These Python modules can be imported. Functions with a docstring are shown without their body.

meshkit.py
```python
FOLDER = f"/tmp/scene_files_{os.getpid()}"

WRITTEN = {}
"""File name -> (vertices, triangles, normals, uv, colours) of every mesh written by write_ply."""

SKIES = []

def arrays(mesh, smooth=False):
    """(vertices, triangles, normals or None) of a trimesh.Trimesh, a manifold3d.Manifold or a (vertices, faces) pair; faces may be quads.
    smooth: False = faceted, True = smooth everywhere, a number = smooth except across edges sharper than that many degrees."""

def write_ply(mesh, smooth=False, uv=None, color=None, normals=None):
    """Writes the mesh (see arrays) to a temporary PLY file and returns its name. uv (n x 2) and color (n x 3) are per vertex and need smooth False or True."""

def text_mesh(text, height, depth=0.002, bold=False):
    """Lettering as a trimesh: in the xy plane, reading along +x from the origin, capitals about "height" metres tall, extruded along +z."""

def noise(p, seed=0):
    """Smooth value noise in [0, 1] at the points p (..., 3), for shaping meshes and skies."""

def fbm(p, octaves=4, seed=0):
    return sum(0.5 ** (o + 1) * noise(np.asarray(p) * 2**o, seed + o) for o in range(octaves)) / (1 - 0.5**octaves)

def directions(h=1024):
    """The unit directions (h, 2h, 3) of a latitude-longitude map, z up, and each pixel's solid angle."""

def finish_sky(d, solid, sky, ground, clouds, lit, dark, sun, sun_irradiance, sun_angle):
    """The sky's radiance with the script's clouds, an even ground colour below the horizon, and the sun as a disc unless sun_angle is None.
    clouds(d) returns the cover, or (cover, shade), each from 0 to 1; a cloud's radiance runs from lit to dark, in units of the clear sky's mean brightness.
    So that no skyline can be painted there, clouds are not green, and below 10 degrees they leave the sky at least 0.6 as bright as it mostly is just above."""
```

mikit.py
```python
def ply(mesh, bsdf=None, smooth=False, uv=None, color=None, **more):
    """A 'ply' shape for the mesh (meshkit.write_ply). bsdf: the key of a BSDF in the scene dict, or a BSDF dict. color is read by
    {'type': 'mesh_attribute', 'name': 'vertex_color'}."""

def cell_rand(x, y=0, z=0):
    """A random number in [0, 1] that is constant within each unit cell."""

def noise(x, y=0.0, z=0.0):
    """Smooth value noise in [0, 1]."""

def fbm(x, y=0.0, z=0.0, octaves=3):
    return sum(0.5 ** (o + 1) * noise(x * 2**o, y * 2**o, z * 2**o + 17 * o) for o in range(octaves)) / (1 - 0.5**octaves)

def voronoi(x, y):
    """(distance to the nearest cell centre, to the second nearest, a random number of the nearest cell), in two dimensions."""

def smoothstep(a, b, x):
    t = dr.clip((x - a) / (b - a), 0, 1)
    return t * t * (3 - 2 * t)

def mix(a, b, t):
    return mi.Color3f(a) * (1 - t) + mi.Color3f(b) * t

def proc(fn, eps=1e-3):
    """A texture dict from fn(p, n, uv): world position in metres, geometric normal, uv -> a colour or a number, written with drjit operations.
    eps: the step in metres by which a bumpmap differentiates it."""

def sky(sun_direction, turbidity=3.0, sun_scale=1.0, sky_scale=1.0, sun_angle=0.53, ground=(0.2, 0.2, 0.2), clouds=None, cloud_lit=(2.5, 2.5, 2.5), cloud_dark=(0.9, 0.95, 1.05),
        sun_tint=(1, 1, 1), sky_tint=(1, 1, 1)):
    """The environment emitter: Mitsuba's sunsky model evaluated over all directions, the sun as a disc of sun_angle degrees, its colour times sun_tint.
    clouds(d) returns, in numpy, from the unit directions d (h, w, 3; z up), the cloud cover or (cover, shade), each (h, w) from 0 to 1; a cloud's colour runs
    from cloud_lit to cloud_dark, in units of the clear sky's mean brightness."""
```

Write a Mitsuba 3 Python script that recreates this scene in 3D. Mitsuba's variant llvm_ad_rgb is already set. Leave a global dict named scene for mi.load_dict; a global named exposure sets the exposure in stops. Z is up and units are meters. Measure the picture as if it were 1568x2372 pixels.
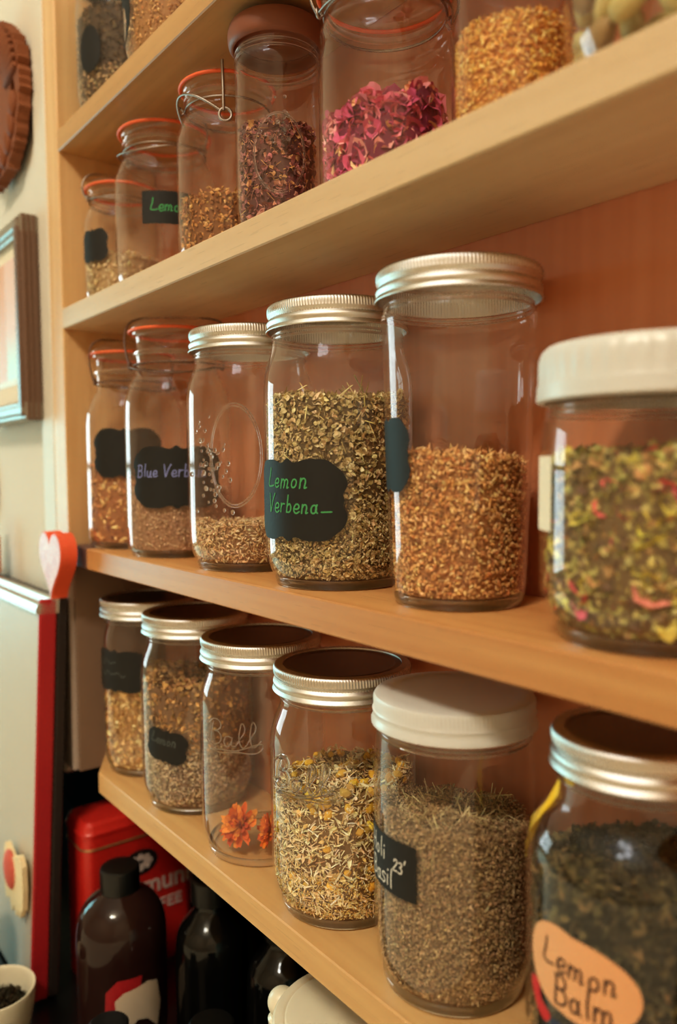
import math
import numpy as np
import trimesh
import drjit as dr
import mitsuba as mi
import mikit
import meshkit
from mikit import proc, noise, fbm, smoothstep, mix
from shapely import affinity
from shapely.geometry import Polygon, LineString, Point, box as sbox
from shapely.ops import unary_union

T = mi.ScalarTransform4f
PI = math.pi
scene, labels = {}, {}
exposure = -2.65

# ---------------------------------------------------------------- camera (1 unit in this script's shape code = 1 cm)
CAM = np.array([0.0, -26.25, 7.526])
YAW, PITCH, ROLL = 0.6579, 0.0586, -0.0089
_fw = np.array([-math.cos(YAW) * math.cos(PITCH), math.sin(YAW) * math.cos(PITCH), -math.sin(PITCH)])
_r = np.cross(_fw, [0, 0, 1]); _r /= np.linalg.norm(_r)
_u = np.cross(_r, _fw)
_up = -math.sin(ROLL) * _r + math.cos(ROLL) * _u
scene['camera'] = {
    'type': 'thinlens', 'fov_axis': 'x', 'fov': 2 * math.degrees(math.atan(784 / 1831.76)),
    'aperture_radius': 0.0031, 'focus_distance': 0.505, 'near_clip': 0.01, 'far_clip': 50.0,
    'to_world': T().look_at(origin=(CAM * .01).tolist(), target=((CAM + _fw * 50) * .01).tolist(), up=_up.tolist())}

# ---------------------------------------------------------------- lights
LAMP_RGB = np.array([1.0, 0.89, 0.67])
LAMP_POWER = 640.0
LAMPS = [(6, -126, 148, 12.0, 1.0), (22, -106, 147, 11.0, 0.7)]            # ceiling globes: x, y, z, radius, share
WINDOW_RGB = np.array([0.30, 0.86, 0.92]) * 58.0

# ---------------------------------------------------------------- helpers


def lin(r, g, b):
    c = np.array([r, g, b], float) / 255
    return np.where(c <= .04045, c / 12.92, ((c + .055) / 1.055) ** 2.4)


def lin3(r, g, b):
    return [float(x) for x in lin(r, g, b)]


def rgb(*c):
    return {'type': 'rgb', 'value': [float(x) for x in c]}


def srgb(*c):
    return rgb(*lin(*c))


def mesh_of(v, f):
    return trimesh.Trimesh(np.asarray(v, float), np.asarray(f, int), process=False)


def cat(*ms):
    ms = [m for m in ms if m is not None]
    return trimesh.util.concatenate(ms) if len(ms) > 1 else ms[0]


used = {}


def numbered(name):
    n = used.get(name, 0)
    used[name] = n + 1
    return name if n == 0 else f'{name}_{n:03d}'


def emit(key, mesh, bsdf, smooth=False, color=None, **more):
    m = mesh.copy()
    m.vertices = m.vertices * .01
    scene[key] = mikit.ply(m, bsdf, smooth=smooth, color=color, **more)
    return key


def part(parent, name, mesh, bsdf, smooth=False, color=None, label=None, kind=None, **more):
    key = numbered(f'{parent}__{name}')
    emit(key, mesh, bsdf, smooth, color, **more)
    d = {}
    if label: d['label'] = label
    if kind: d['kind'] = kind
    if d: labels[key] = d
    return key


def thing(name, label, category, group=None):
    key = numbered(name)
    labels[key] = {'label': label, 'category': category}
    if group: labels[key]['group'] = group
    return key


def single(name, mesh, bsdf, label, category, smooth=False, color=None, kind=None, group=None):
    key = numbered(name)
    emit(key, mesh, bsdf, smooth, color)
    labels[key] = {'label': label, 'category': category}
    if kind: labels[key]['kind'] = kind
    if group: labels[key]['group'] = group
    return key


def struct(key, mesh, bsdf, label=None, smooth=False):
    emit(key, mesh, bsdf, smooth)
    labels[key] = {'kind': 'structure'}
    if label: labels[key]['label'] = label


def bx(x0, x1, y0, y1, z0, z1, c=0.0):
    """a box, its edges chamfered by c"""
    if c <= 0:
        m = trimesh.creation.box((x1 - x0, y1 - y0, z1 - z0))
        m.apply_translation(((x0 + x1) / 2, (y0 + y1) / 2, (z0 + z1) / 2))
        return m
    pts = []
    for sx, X in ((1, x0), (-1, x1)):
        for sy, Y in ((1, y0), (-1, y1)):
            for sz, Z in ((1, z0), (-1, z1)):
                pts += [(X + sx * c, Y + sy * c, Z), (X + sx * c, Y, Z + sz * c), (X, Y + sy * c, Z + sz * c)]
    return trimesh.convex.convex_hull(np.array(pts))


def chaikin(p, n=2):
    p = np.asarray(p, float)
    for _ in range(n):
        q = [p[0]]
        for a, b in zip(p[:-1], p[1:]):
            q += [.75 * a + .25 * b, .25 * a + .75 * b]
        q.append(p[-1])
        p = np.array(q)
    return p


def lathe(prof, cx, cy, z0, n=96, closed=False, mod=None):
    """profile (r, z) turned about the vertical axis; mod(angle, z) adds to the radius"""
    prof = np.asarray(prof, float)
    a = np.arange(n) * 2 * PI / n
    k = len(prof)
    R = np.repeat(prof[:, 0][:, None], n, 1)
    Z = np.repeat(prof[:, 1][:, None], n, 1)
    if mod is not None:
        R = R + mod(a[None, :], Z) * (R > 1e-6)
    v = np.stack([cx + R * np.cos(a), cy + R * np.sin(a), z0 + Z], -1).reshape(-1, 3)
    f = []
    rows = k if closed else k - 1
    i = np.arange(n); j = (i + 1) % n
    for q in range(rows):
        b, t = q * n, ((q + 1) % k) * n
        f.append(np.stack([b + i, b + j, t + j], 1))
        f.append(np.stack([b + i, t + j, t + i], 1))
    f = np.vstack(f)
    m = mesh_of(v, f)
    m.merge_vertices(digits_vertex=6)
    m.update_faces(m.nondegenerate_faces(height=1e-9))
    m.remove_unreferenced_vertices()
    return m


def torus(R, r, cx, cy, z, n=96, k=12, sz=1.0):
    a = np.arange(k) * 2 * PI / k
    return lathe(np.stack([R + r * np.cos(a), sz * r * np.sin(a)], 1), cx, cy, z, n, closed=True)


def tube(pts, rad, sides=8, closed=False):
    p = np.asarray(pts, float)
    n = len(p)
    rad = np.broadcast_to(np.asarray(rad, float), (n,))
    t = np.roll(p, -1, 0) - np.roll(p, 1, 0) if closed else np.gradient(p, axis=0)
    t /= np.linalg.norm(t, axis=1, keepdims=True) + 1e-12
    up = np.array([0, 0, 1.0]) if abs(t[0, 2]) < .9 else np.array([1.0, 0, 0])
    x = np.cross(up, t[0]); x /= np.linalg.norm(x)
    X = [x]
    for i in range(1, n):
        x = X[-1] - t[i] * (X[-1] @ t[i])
        X.append(x / np.linalg.norm(x))
    X = np.array(X); Y = np.cross(t, X)
    a = np.arange(sides) * 2 * PI / sides
    v = (p[:, None] + rad[:, None, None] * (np.cos(a)[None, :, None] * X[:, None] + np.sin(a)[None, :, None] * Y[:, None])).reshape(-1, 3)
    f = []
    i = np.arange(sides); j = (i + 1) % sides
    for q in range(n if closed else n - 1):
        b, c = q * sides, ((q + 1) % n) * sides
        f += [np.stack([b + i, b + j, c + j], 1), np.stack([b + i, c + j, c + i], 1)]
    if not closed:
        v = np.vstack([v, p[0], p[-1]])
        f += [np.stack([j, i, np.full(sides, len(v) - 2)], 1), np.stack([(n - 1) * sides + i, (n - 1) * sides + j, np.full(sides, len(v) - 1)], 1)]
    return mesh_of(v, np.vstack(f))


def spline(pts, n=40, closed=False):
    from scipy.interpolate import CubicSpline
    p = np.asarray(pts, float)
    if closed:
        p = np.vstack([p, p[:1]])
    d = np.r_[0, np.cumsum(np.linalg.norm(np.diff(p, axis=0), axis=1) + 1e-9)]
    cs = CubicSpline(d, p, bc_type='periodic' if closed else 'natural')
    s = np.linspace(0, d[-1], n, endpoint=not closed)
    return cs(s)


def extrude(poly, depth):
    """shapely polygon in (x, z), extruded along +y"""
    geoms = getattr(poly, 'geoms', [poly])
    out = []
    for g in geoms:
        if g.is_empty or g.geom_type != 'Polygon': continue
        m = trimesh.creation.extrude_polygon(g, depth, engine='earcut')
        v = m.vertices[:, [0, 2, 1]].copy()
        out.append(mesh_of(v, m.faces[:, ::-1]))
    return cat(*out)


def tri2d(poly):
    vs, fs, k = [], [], 0
    for g in getattr(poly, 'geoms', [poly]):
        if g.geom_type != 'Polygon' or g.area < 1e-7: continue
        v, f = trimesh.creation.triangulate_polygon(g, engine='earcut')
        vs.append(v); fs.append(np.asarray(f) + k); k += len(v)
    if not vs: return None, None
    return np.vstack(vs), np.vstack(fs)


def wrap(poly, cx, cy, z0, a_c, rfun, off, step=.22):
    """2-D shape (s along the girth, z) laid round a jar: a_c is the world angle (radians) at s = 0"""
    x0, _, x1, _ = poly.bounds
    R0 = rfun(np.array([(poly.bounds[1] + poly.bounds[3]) / 2]))[0]
    vs, fs, k = [], [], 0
    s = x0
    while s < x1:
        piece = poly.intersection(sbox(s, -99, s + step, 99))
        if not piece.is_empty:
            v, f = tri2d(piece if piece.geom_type != 'GeometryCollection' else unary_union([g for g in piece.geoms if g.geom_type == 'Polygon']))
            if v is not None:
                vs.append(v); fs.append(f + k); k += len(v)
        s += step
    v, f = np.vstack(vs), np.vstack(fs)
    a = a_c + v[:, 0] / R0
    r = rfun(v[:, 1]) + off
    return mesh_of(np.stack([cx + r * np.cos(a), cy + r * np.sin(a), z0 + v[:, 1]], 1), f)


# hand lettering: strokes of each letter in a box 1 high, (x, y) points
def _c(cx, cy, rx, ry, a0=90, a1=450, n=14):
    a = np.radians(np.linspace(a0, a1, n))
    return [(cx + rx * math.cos(t), cy + ry * math.sin(t)) for t in a]


GLYPH = {
    'L': (.62, [[(.12, 1), (.08, .5), (.05, .06), (.3, .03), (.56, .08)]]),
    'l': (.25, [[(.12, 1), (.1, .4), (.14, .02)]]),
    'e': (.46, [[(.05, .25), (.36, .30), (.34, .46), (.2, .52), (.06, .36), (.08, .1), (.22, .0), (.42, .1)]]),
    'm': (.72, [[(.04, .5), (.06, 0)], [(.06, .3), (.18, .5), (.28, .42), (.3, .02)], [(.3, .32), (.44, .5), (.54, .42), (.58, .0), (.66, .04)]]),
    'n': (.5, [[(.05, .5), (.06, 0)], [(.06, .3), (.2, .5), (.32, .42), (.36, .0), (.44, .04)]]),
    'o': (.48, [_c(.22, .25, .17, .25)]),
    'V': (.62, [[(.02, .98), (.12, .5), (.22, .02), (.36, .5), (.56, 1.0)]]),
    'r': (.4, [[(.06, .5), (.08, 0)], [(.08, .28), (.18, .46), (.34, .46)]]),
    'b': (.48, [[(.08, 1), (.08, .02)], [(.08, .36), (.24, .5), (.38, .3), (.3, .04), (.08, .04)]]),
    'a': (.5, [_c(.2, .24, .16, .24, 60, 420), [(.37, .5), (.37, .1), (.46, .02)]]),
    'B': (.62, [[(.1, 1), (.08, 0)], [(.02, .98), (.36, 1), (.48, .8), (.36, .56), (.1, .52)], [(.1, .52), (.42, .5), (.54, .26), (.4, .02), (.06, 0)]]),
    'u': (.5, [[(.05, .5), (.07, .12), (.2, 0), (.34, .14), (.36, .5)], [(.36, .5), (.38, .04), (.46, .02)]]),
    'H': (.62, [[(.08, 1), (.06, 0)], [(.5, 1), (.5, 0)], [(.06, .5), (.5, .54)]]),
    'i': (.24, [[(.1, .5), (.11, 0)], [(.1, .74), (.13, .78)]]),
    's': (.42, [[(.34, .46), (.2, .52), (.07, .4), (.2, .27), (.33, .14), (.2, .0), (.04, .05)]]),
    '2': (.52, [[(.06, .8), (.2, 1), (.4, .9), (.36, .6), (.04, .04), (.46, .06)]]),
    '3': (.5, [[(.06, .95), (.3, 1), (.4, .8), (.2, .55)], [(.2, .55), (.44, .4), (.38, .06), (.06, .05)]]),
    "'": (.22, [[(.14, 1.15), (.06, .85)]]),
    ' ': (.3, []),
    'M': (.75, [[(.06, 0), (.12, 1), (.34, .3), (.58, 1), (.66, 0)]]),
    't': (.36, [[(.16, .85), (.15, .1), (.26, 0), (.34, .05)], [(.02, .55), (.32, .58)]]),
    'y': (.48, [[(.04, .5), (.2, .05)], [(.4, .5), (.2, .05), (.06, -.35)]]),
    'R': (.6, [[(.1, 1), (.08, 0)], [(.02, .98), (.38, 1), (.46, .76), (.36, .54), (.1, .5)], [(.24, .5), (.54, 0)]]),
}


def writing(text, h, width, slant=.12, seed=0, track=.06, bounce=.04):
    rng = np.random.default_rng(seed)
    x, lines = 0.0, []
    for ch in text:
        w, strokes = GLYPH[ch]
        dy = rng.uniform(-bounce, bounce); k = rng.uniform(.92, 1.08)
        for st in strokes:
            p = np.array(st)
            p = spline(p, max(10, 5 * len(p))) if len(p) > 2 else p
            lines.append(LineString([((x + (q[0] * k + slant * q[1])) * h, (q[1] * k + dy) * h) for q in p]))
        x += w + track
    return unary_union([l.buffer(width / 2, 4) for l in lines]), x * h


def scalloped(w, h, notch=.55):
    """chalkboard label with the usual ogee ends"""
    q = [(0, .5), (.05, .452), (.14, .472), (.26, .485), (.36, .462), (.415, .40), (.46, .345), (.5, .24), (.5, .15), (.472, .06), (.482, 0)]
    q = np.array(q)
    pts = np.vstack([q, (q * [1, -1])[::-1][1:], (q * [-1, -1])[1:], (q * [-1, 1])[::-1][1:-1]])
    return Polygon(spline(pts * [w, h], 140, closed=True)).buffer(0)


# ---------------------------------------------------------------- materials


def two(d):
    return {'type': 'twosided', 'bsdf': d}


def wood(c0, c1, seed):
    a, b = lin3(*c0), lin3(*c1)

    def fn(p, n, uv):
        w = fbm(p.x * 2.2 + seed, p.y * 14, p.z * 14 + 3, 2)
        g = fbm(p.x * 5 + seed * 3.1, p.y * 130 + w * 5, p.z * 130 + w * 5, 3)
        broad = fbm(p.x * 1.6 + 9, p.y * 30 + w * 3, p.z * 30 + seed, 2)
        c = mix(a, b, smoothstep(.25, .8, .55 * g + .45 * broad))
        fleck = smoothstep(.80, .92, noise(p.x * 60 + seed, p.y * 900, p.z * 900))
        return c * (1 - .10 * fleck)
    return proc(fn)


def upright_wood(c0, c1, seed):
    a, b = lin3(*c0), lin3(*c1)

    def fn(p, n, uv):
        w = fbm(p.z * 2.2 + seed, p.y * 14, p.x * 14 + 3, 2)
        g = fbm(p.z * 5 + seed * 3.1, p.y * 130 + w * 5, p.x * 130 + w * 5, 3)
        return mix(a, b, smoothstep(.2, .85, g))
    return proc(fn)


def mat(name, d):
    scene[name] = d
    return name


def plain(name, c, rough=.6, spec=.3, **k):
    return mat(name, two({'type': 'principled', 'base_color': srgb(*c), 'roughness': rough, 'specular': spec, **k}))


W = lambda a, b, sd: two({'type': 'principled', 'base_color': wood(a, b, sd), 'roughness': .42, 'specular': .35})
mat('wood_top', W((188, 142, 92), (170, 126, 80), 3.3))
mat('wood_shelf', W((204, 173, 134), (195, 162, 122), 1.3))
mat('wood_low', W((196, 140, 86), (178, 116, 66), 4.7))
mat('wood_lowest', W((216, 170, 112), (198, 146, 92), 6.1))
mat('wood_upright', two({'type': 'principled', 'base_color': upright_wood((222, 180, 128), (208, 162, 110), 2.1), 'roughness': .45, 'specular': .3}))
mat('wood_back', two({'type': 'principled', 'base_color': upright_wood((206, 130, 92), (198, 120, 82), 7.9), 'roughness': .5, 'specular': .3}))
plain('wood_dark', (92, 66, 60), .6)
plain('stile_shaded', (176, 158, 146), .6)  # lower upright's front, greyed to stand in for shade
plain('panel_shaded', (124, 98, 80), .6)  # darker upright colour, shade below the third shelf painted in
plain('wall_paint', (212, 204, 188), .8, .2)
plain('trim_paint', (212, 204, 188), .55)
plain('ceiling_paint', (222, 214, 202), .9, .2)
plain('floor_wood', (205, 180, 148), .5)
plain('far_wall', (198, 178, 154), .9, .1)
plain('counter_black', (10, 10, 10), .2, .5)
plain('counter_bounce', (214, 200, 176), .5, .3)  # pale so that the worktop reflects lamp light up at the shelves
plain('splash_black', (6, 6, 6), 1.0, 0.0)
mat('glass', {'type': 'thindielectric', 'int_ior': 1.5})
mat('glass_solid', {'type': 'dielectric', 'int_ior': 1.5})
mat('metal_band', two({'type': 'roughconductor', 'material': 'Al', 'alpha': .24, 'specular_reflectance': rgb(.86, .84, .80)}))
mat('metal_disc_shaded', two({'type': 'roughconductor', 'material': 'Al', 'alpha': .10, 'specular_reflectance': rgb(.36, .35, .33)}))  # reflectance lowered: shelf shade on the lid tops put into the metal
mat('metal_disc_bright', two({'type': 'roughconductor', 'material': 'Al', 'alpha': .2, 'specular_reflectance': rgb(.95, .93, .88)}))  # same lids, reflectance raised to throw light onto the board above
mat('wire', two({'type': 'roughconductor', 'material': 'Cr', 'alpha': .25, 'specular_reflectance': rgb(.55, .48, .40)}))
plain('wire_rust', (96, 66, 50), .5, .4)
plain('white_plastic', (204, 204, 200), .35, .5)
plain('white_metal', (206, 206, 202), .3, .5)
plain('copper_lid', (122, 70, 50), .5, .4)
plain('dark_lid', (24, 22, 20), .45, .4)
plain('label_black', (26, 26, 25), .65, .25)
plain('ink_green', (70, 150, 92), .7, .1)
plain('ink_blue', (120, 128, 186), .7, .1)
plain('ink_white', (206, 200, 190), .7, .1)
plain('ink_grey', (74, 80, 78), .7, .1)
plain('ink_dark', (40, 28, 30), .7, .1)
plain('label_peach', (226, 160, 112), .6, .2)
plain('label_paper', (226, 214, 190), .7, .2)
plain('paint_yellow', (230, 190, 40), .5)
plain('paint_red', (190, 30, 36), .5)
plain('paint_navy', (40, 52, 74), .5)
plain('rubber', (238, 100, 60), .5, .3)
mat('herb', two({'type': 'diffuse', 'reflectance': {'type': 'mesh_attribute', 'name': 'vertex_color'}}))
plain('frame_brown', (96, 70, 56), .4, .4)
plain('frame_grey', (130, 122, 106), .35, .5)
plain('mat_board', (226, 208, 180), .8)
plain('board_grey', (188, 176, 158), .5, .4)
plain('red_edge', (168, 28, 34), .45, .4)
plain('black_edge', (34, 26, 24), .5)
mat('silver_mould', two({'type': 'roughconductor', 'material': 'Al', 'alpha': .22, 'specular_reflectance': rgb(.9, .86, .82)}))
plain('heart_red', (236, 84, 52), .6)
plain('tin_red', (204, 34, 28), .35, .5)
plain('tin_gold', (190, 150, 100), .3, .5, metallic=.7)
plain('tin_black', (26, 18, 18), .5)
plain('tin_print', (216, 190, 180), .6)
plain('bottle_cap', (7, 8, 8), .3, .4)
plain('bottle_brown', (34, 17, 15), .08, .32)
plain('bottle_black', (6, 6, 6), .08, .35)
plain('enamel_white', (236, 224, 196), .3, .5)
plain('tape_white', (214, 192, 168), .6)
plain('carved_wood', (120, 66, 38), .7)
plain('plate_blue', (168, 184, 212), .5)
plain('orange_wood', (196, 110, 56), .6)
plain('carved_dark', (70, 36, 24), .8)
plain('cloth_white', (230, 206, 160), .8)
plain('cloth_pink', (206, 92, 80), .8)
plain('tea_dark', (24, 20, 16), .8)
mat('lamp_glass', {'type': 'diffuse', 'reflectance': rgb(.8, .8, .8)})
plain('lamp_base', (200, 190, 175), .4)


def glitter(p, n, uv):
    g = noise(p.x * 900, p.y * 900, p.z * 900)
    h = fbm(p.x * 90, p.y * 90, p.z * 90, 2)
    return mix(lin3(204, 122, 114), lin3(228, 178, 170), smoothstep(.3, .75, .6 * g + .4 * h))


mat('heart_pink', two({'type': 'principled', 'base_color': proc(glitter), 'roughness': .45, 'specular': .4}))


def picture(p, n, uv):
    z = p.z * 100
    x = p.x * 100 + .6 * noise(p.x * 40, 0, p.z * 40)
    c = mix(lin3(196, 214, 204), lin3(224, 178, 160), smoothstep(18.5, 23, z))
    c = mix(lin3(216, 150, 110), c, smoothstep(-92.2, -91.4, x))
    return mix(lin3(214, 196, 168), c, smoothstep(17.0, 17.3, z))


mat('print', two({'type': 'principled', 'base_color': proc(picture), 'roughness': .5}))
HX0, HY, HZ = -77.15, 10.0, 0.0        # upright's inner face, back panel, top of the middle shelf
S3, S2, S1, S4, TH = 0.0, 22.84, 39.52, -20.84, 1.95
COUNTER = -45.0

# ---------------------------------------------------------------- the room
struct('floor', bx(-240, 170, -270, 20, -140, -135), 'floor_wood')
struct('ceiling', bx(-240, 170, -270, 20, 170, 175), 'ceiling_paint')
struct('wall_front', bx(-240, 170, -275, -270, -135, 170), 'far_wall')
struct('wall_right', bx(165, 170, -270, 20, -135, 170), 'far_wall')
wy0, wy1, wz0, wz1 = -95, -25, -30, 46           # the window's opening in the left wall
struct('wall_left', cat(bx(-240, -235, -270, wy0, -135, 170), bx(-240, -235, wy1, 20, -135, 170),
                        bx(-240, -235, wy0, wy1, -135, wz0), bx(-240, -235, wy0, wy1, wz1, 170)), 'wall_paint')
struct('wall_back', cat(bx(-235, -84.6, .5, 15, -24, 170), bx(50, 165, .5, 15, -24, 170), bx(-84.6, 50, .5, 15, 62, 170)), 'wall_paint',
       'pale wall left of the shelves')
struct('wall_splashback', bx(-235, 165, 15, 20, -135, 170), 'splash_black')
struct('trim_1', bx(-84.6, -80.6, .02, 4, -24, 170, .3), 'trim_paint', 'white painted trim strip beside the shelf upright')
struct('window_1', cat(bx(-238, -233.5, wy0 - 4, wy0, wz0 - 4, wz1 + 4, .4), bx(-238, -233.5, wy1, wy1 + 4, wz0 - 4, wz1 + 4, .4),
                       bx(-238, -233.5, wy0, wy1, wz0 - 4, wz0, .4), bx(-238, -233.5, wy0, wy1, wz1, wz1 + 4, .4),
                       bx(-237.5, -235.5, -61, -59, wz0, wz1, .3), bx(-237.5, -235.5, wy0, wy1, 7, 9, .3)), 'trim_paint')
pane = mesh_of([(-238, wy0, wz0), (-238, wy1, wz0), (-238, wy1, wz1), (-238, wy0, wz1)], [(0, 1, 2), (0, 2, 3)])
part('window_1', 'pane', pane, 'lamp_glass', emitter={'type': 'area', 'radiance': rgb(*WINDOW_RGB)})
struct('counter', bx(-235, 165, -78, 15, COUNTER - 4, COUNTER - .6, .4), 'counter_bounce', 'worktop made pale to bounce light up under the shelves')  # paleness added to brighten the shelf undersides
single('black_slab', bx(-130, 60, -15, 14.8, COUNTER - .6, COUNTER, .2), 'counter_black', 'black slab added over the pale worktop, under the tin and bottles', 'black_slab')  # added dark cover where the pale worktop would come into view
struct('cabinet_front', bx(-235, 165, -58, 15, -135, COUNTER - 4), 'far_wall')
for i, (x, y, z, r, share) in enumerate(LAMPS):
    k = thing('ceiling_lamp', 'white globe ceiling lamp hanging over the middle of the room' if i == 0 else 'second globe ceiling lamp nearer the room corner', 'lamp')
    s = trimesh.creation.icosphere(3, r); s.apply_translation((x, y, z))
    part(k, 'globe', s, 'lamp_glass', True, emitter={'type': 'area', 'radiance': rgb(*(LAMP_RGB * LAMP_POWER * share))})
    part(k, 'base', lathe([(0, r + .2), (2.2, r + .2), (2.6, r + 2), (4.4, 170 - z - .5), (4.4, 170 - z), (0, 170 - z)], x, y, z, 40), 'lamp_base', 30)

# ---------------------------------------------------------------- the shelving unit
unit = thing('shelving_unit', 'built-in wooden shelving unit with boards crossing the picture, full of glass jars', 'shelf')


def board(z, x0, m, notch=None):
    pr = [(x0, HY), (48, HY), (48, 0), (x0 if notch is None else notch, 0)]
    if notch is not None:
        pr.append((x0, 3.4))
    p = Polygon(pr).buffer(-.09, join_style=2)
    hull = []
    for q, zz in ((Polygon(pr), (z - TH + .09, z - .09)), (p, (z - TH, z))):
        for x, y in list(q.exterior.coords)[:-1]:
            hull += [(x, y, zz[0]), (x, y, zz[1])]
    return trimesh.convex.convex_hull(np.array(hull))


part(unit, 'shelf_board', board(S1, HX0, 'wood_top'), 'wood_top', label='top shelf board in view')
part(unit, 'shelf_board', board(S2, HX0, 'wood_shelf'), 'wood_shelf', label='second shelf board from the top')
part(unit, 'shelf_board', board(S3, -72.4, 'wood_low'), 'wood_low', label='third shelf board, below eye level')
part(unit, 'shelf_board', board(S4, HX0, 'wood_lowest', -70.9), 'wood_lowest', label='lowest shelf board')
part(unit, 'shelf_board', bx(HX0, 48, 0, HY, 58, 58 + TH, .1), 'wood_shelf')
part(unit, 'end_block', bx(HX0, -72.42, .15, HY, S3 - TH, S3, .06), 'wood_dark', label='dark end block of the third shelf')
part(unit, 'upright', bx(-80.55, HX0, 0, HY, S3 - TH, 62, .12), 'wood_upright', label='left upright')
part(unit, 'shaded_stile', bx(-80.55, -77.7, 0, HY, S4 - TH, S3 - TH, .12), 'stile_shaded', label='lower front of the left upright, shade painted into its grey')
part(unit, 'shaded_panel', bx(-77.7, HX0, .5, HY, S4 - TH, S3 - TH, .05), 'panel_shaded', label='inner face of the lower upright, shade painted in as taupe')
part(unit, 'upright', bx(48, 50, 0, HY, S4 - TH, 62, .12), 'wood_upright')
part(unit, 'back_panel', bx(-80.55, 50, HY, HY + 1, S4 - TH, 62), 'wood_back', label='orange-brown back panel')

# ---------------------------------------------------------------- what is in the jars: loose pieces
RNG = np.random.default_rng(7)


def tmpl_flake():
    g = np.linspace(-1, 1, 3)
    v = np.array([(x * (1 - .35 * abs(y)), y * (1 - .3 * x * x), .35 * x * x - .25 * y * y + .1 * x * y) for y in g for x in g])
    f = []
    for r in range(2):
        for c in range(2):
            a = r * 3 + c
            f += [(a, a + 1, a + 4), (a, a + 4, a + 3)]
    return v, np.array(f)


def tmpl_leaf():
    v = np.array([(-1, 0, 0), (-.35, .42, .2), (-.35, 0, 0), (-.35, -.42, .2), (.35, .38, .32), (.35, 0, .12), (.35, -.38, .32), (1, 0, .4)])
    return v, np.array([(0, 2, 1), (0, 3, 2), (1, 2, 5), (1, 5, 4), (2, 3, 6), (2, 6, 5), (4, 5, 7), (5, 6, 7)])


def tmpl_stick():
    v = []
    for x, d in ((-1, 0), (0, .16), (1, 0)):
        for k in range(3):
            a = k * 2 * PI / 3
            v.append((x, math.cos(a) + d * 3, math.sin(a)))
    f = []
    for s in (0, 3):
        for k in range(3):
            a, b = s + k, s + (k + 1) % 3
            f += [(a, b, b + 3), (a, b + 3, a + 3)]
    return np.array(v, float), np.array(f)


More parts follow.
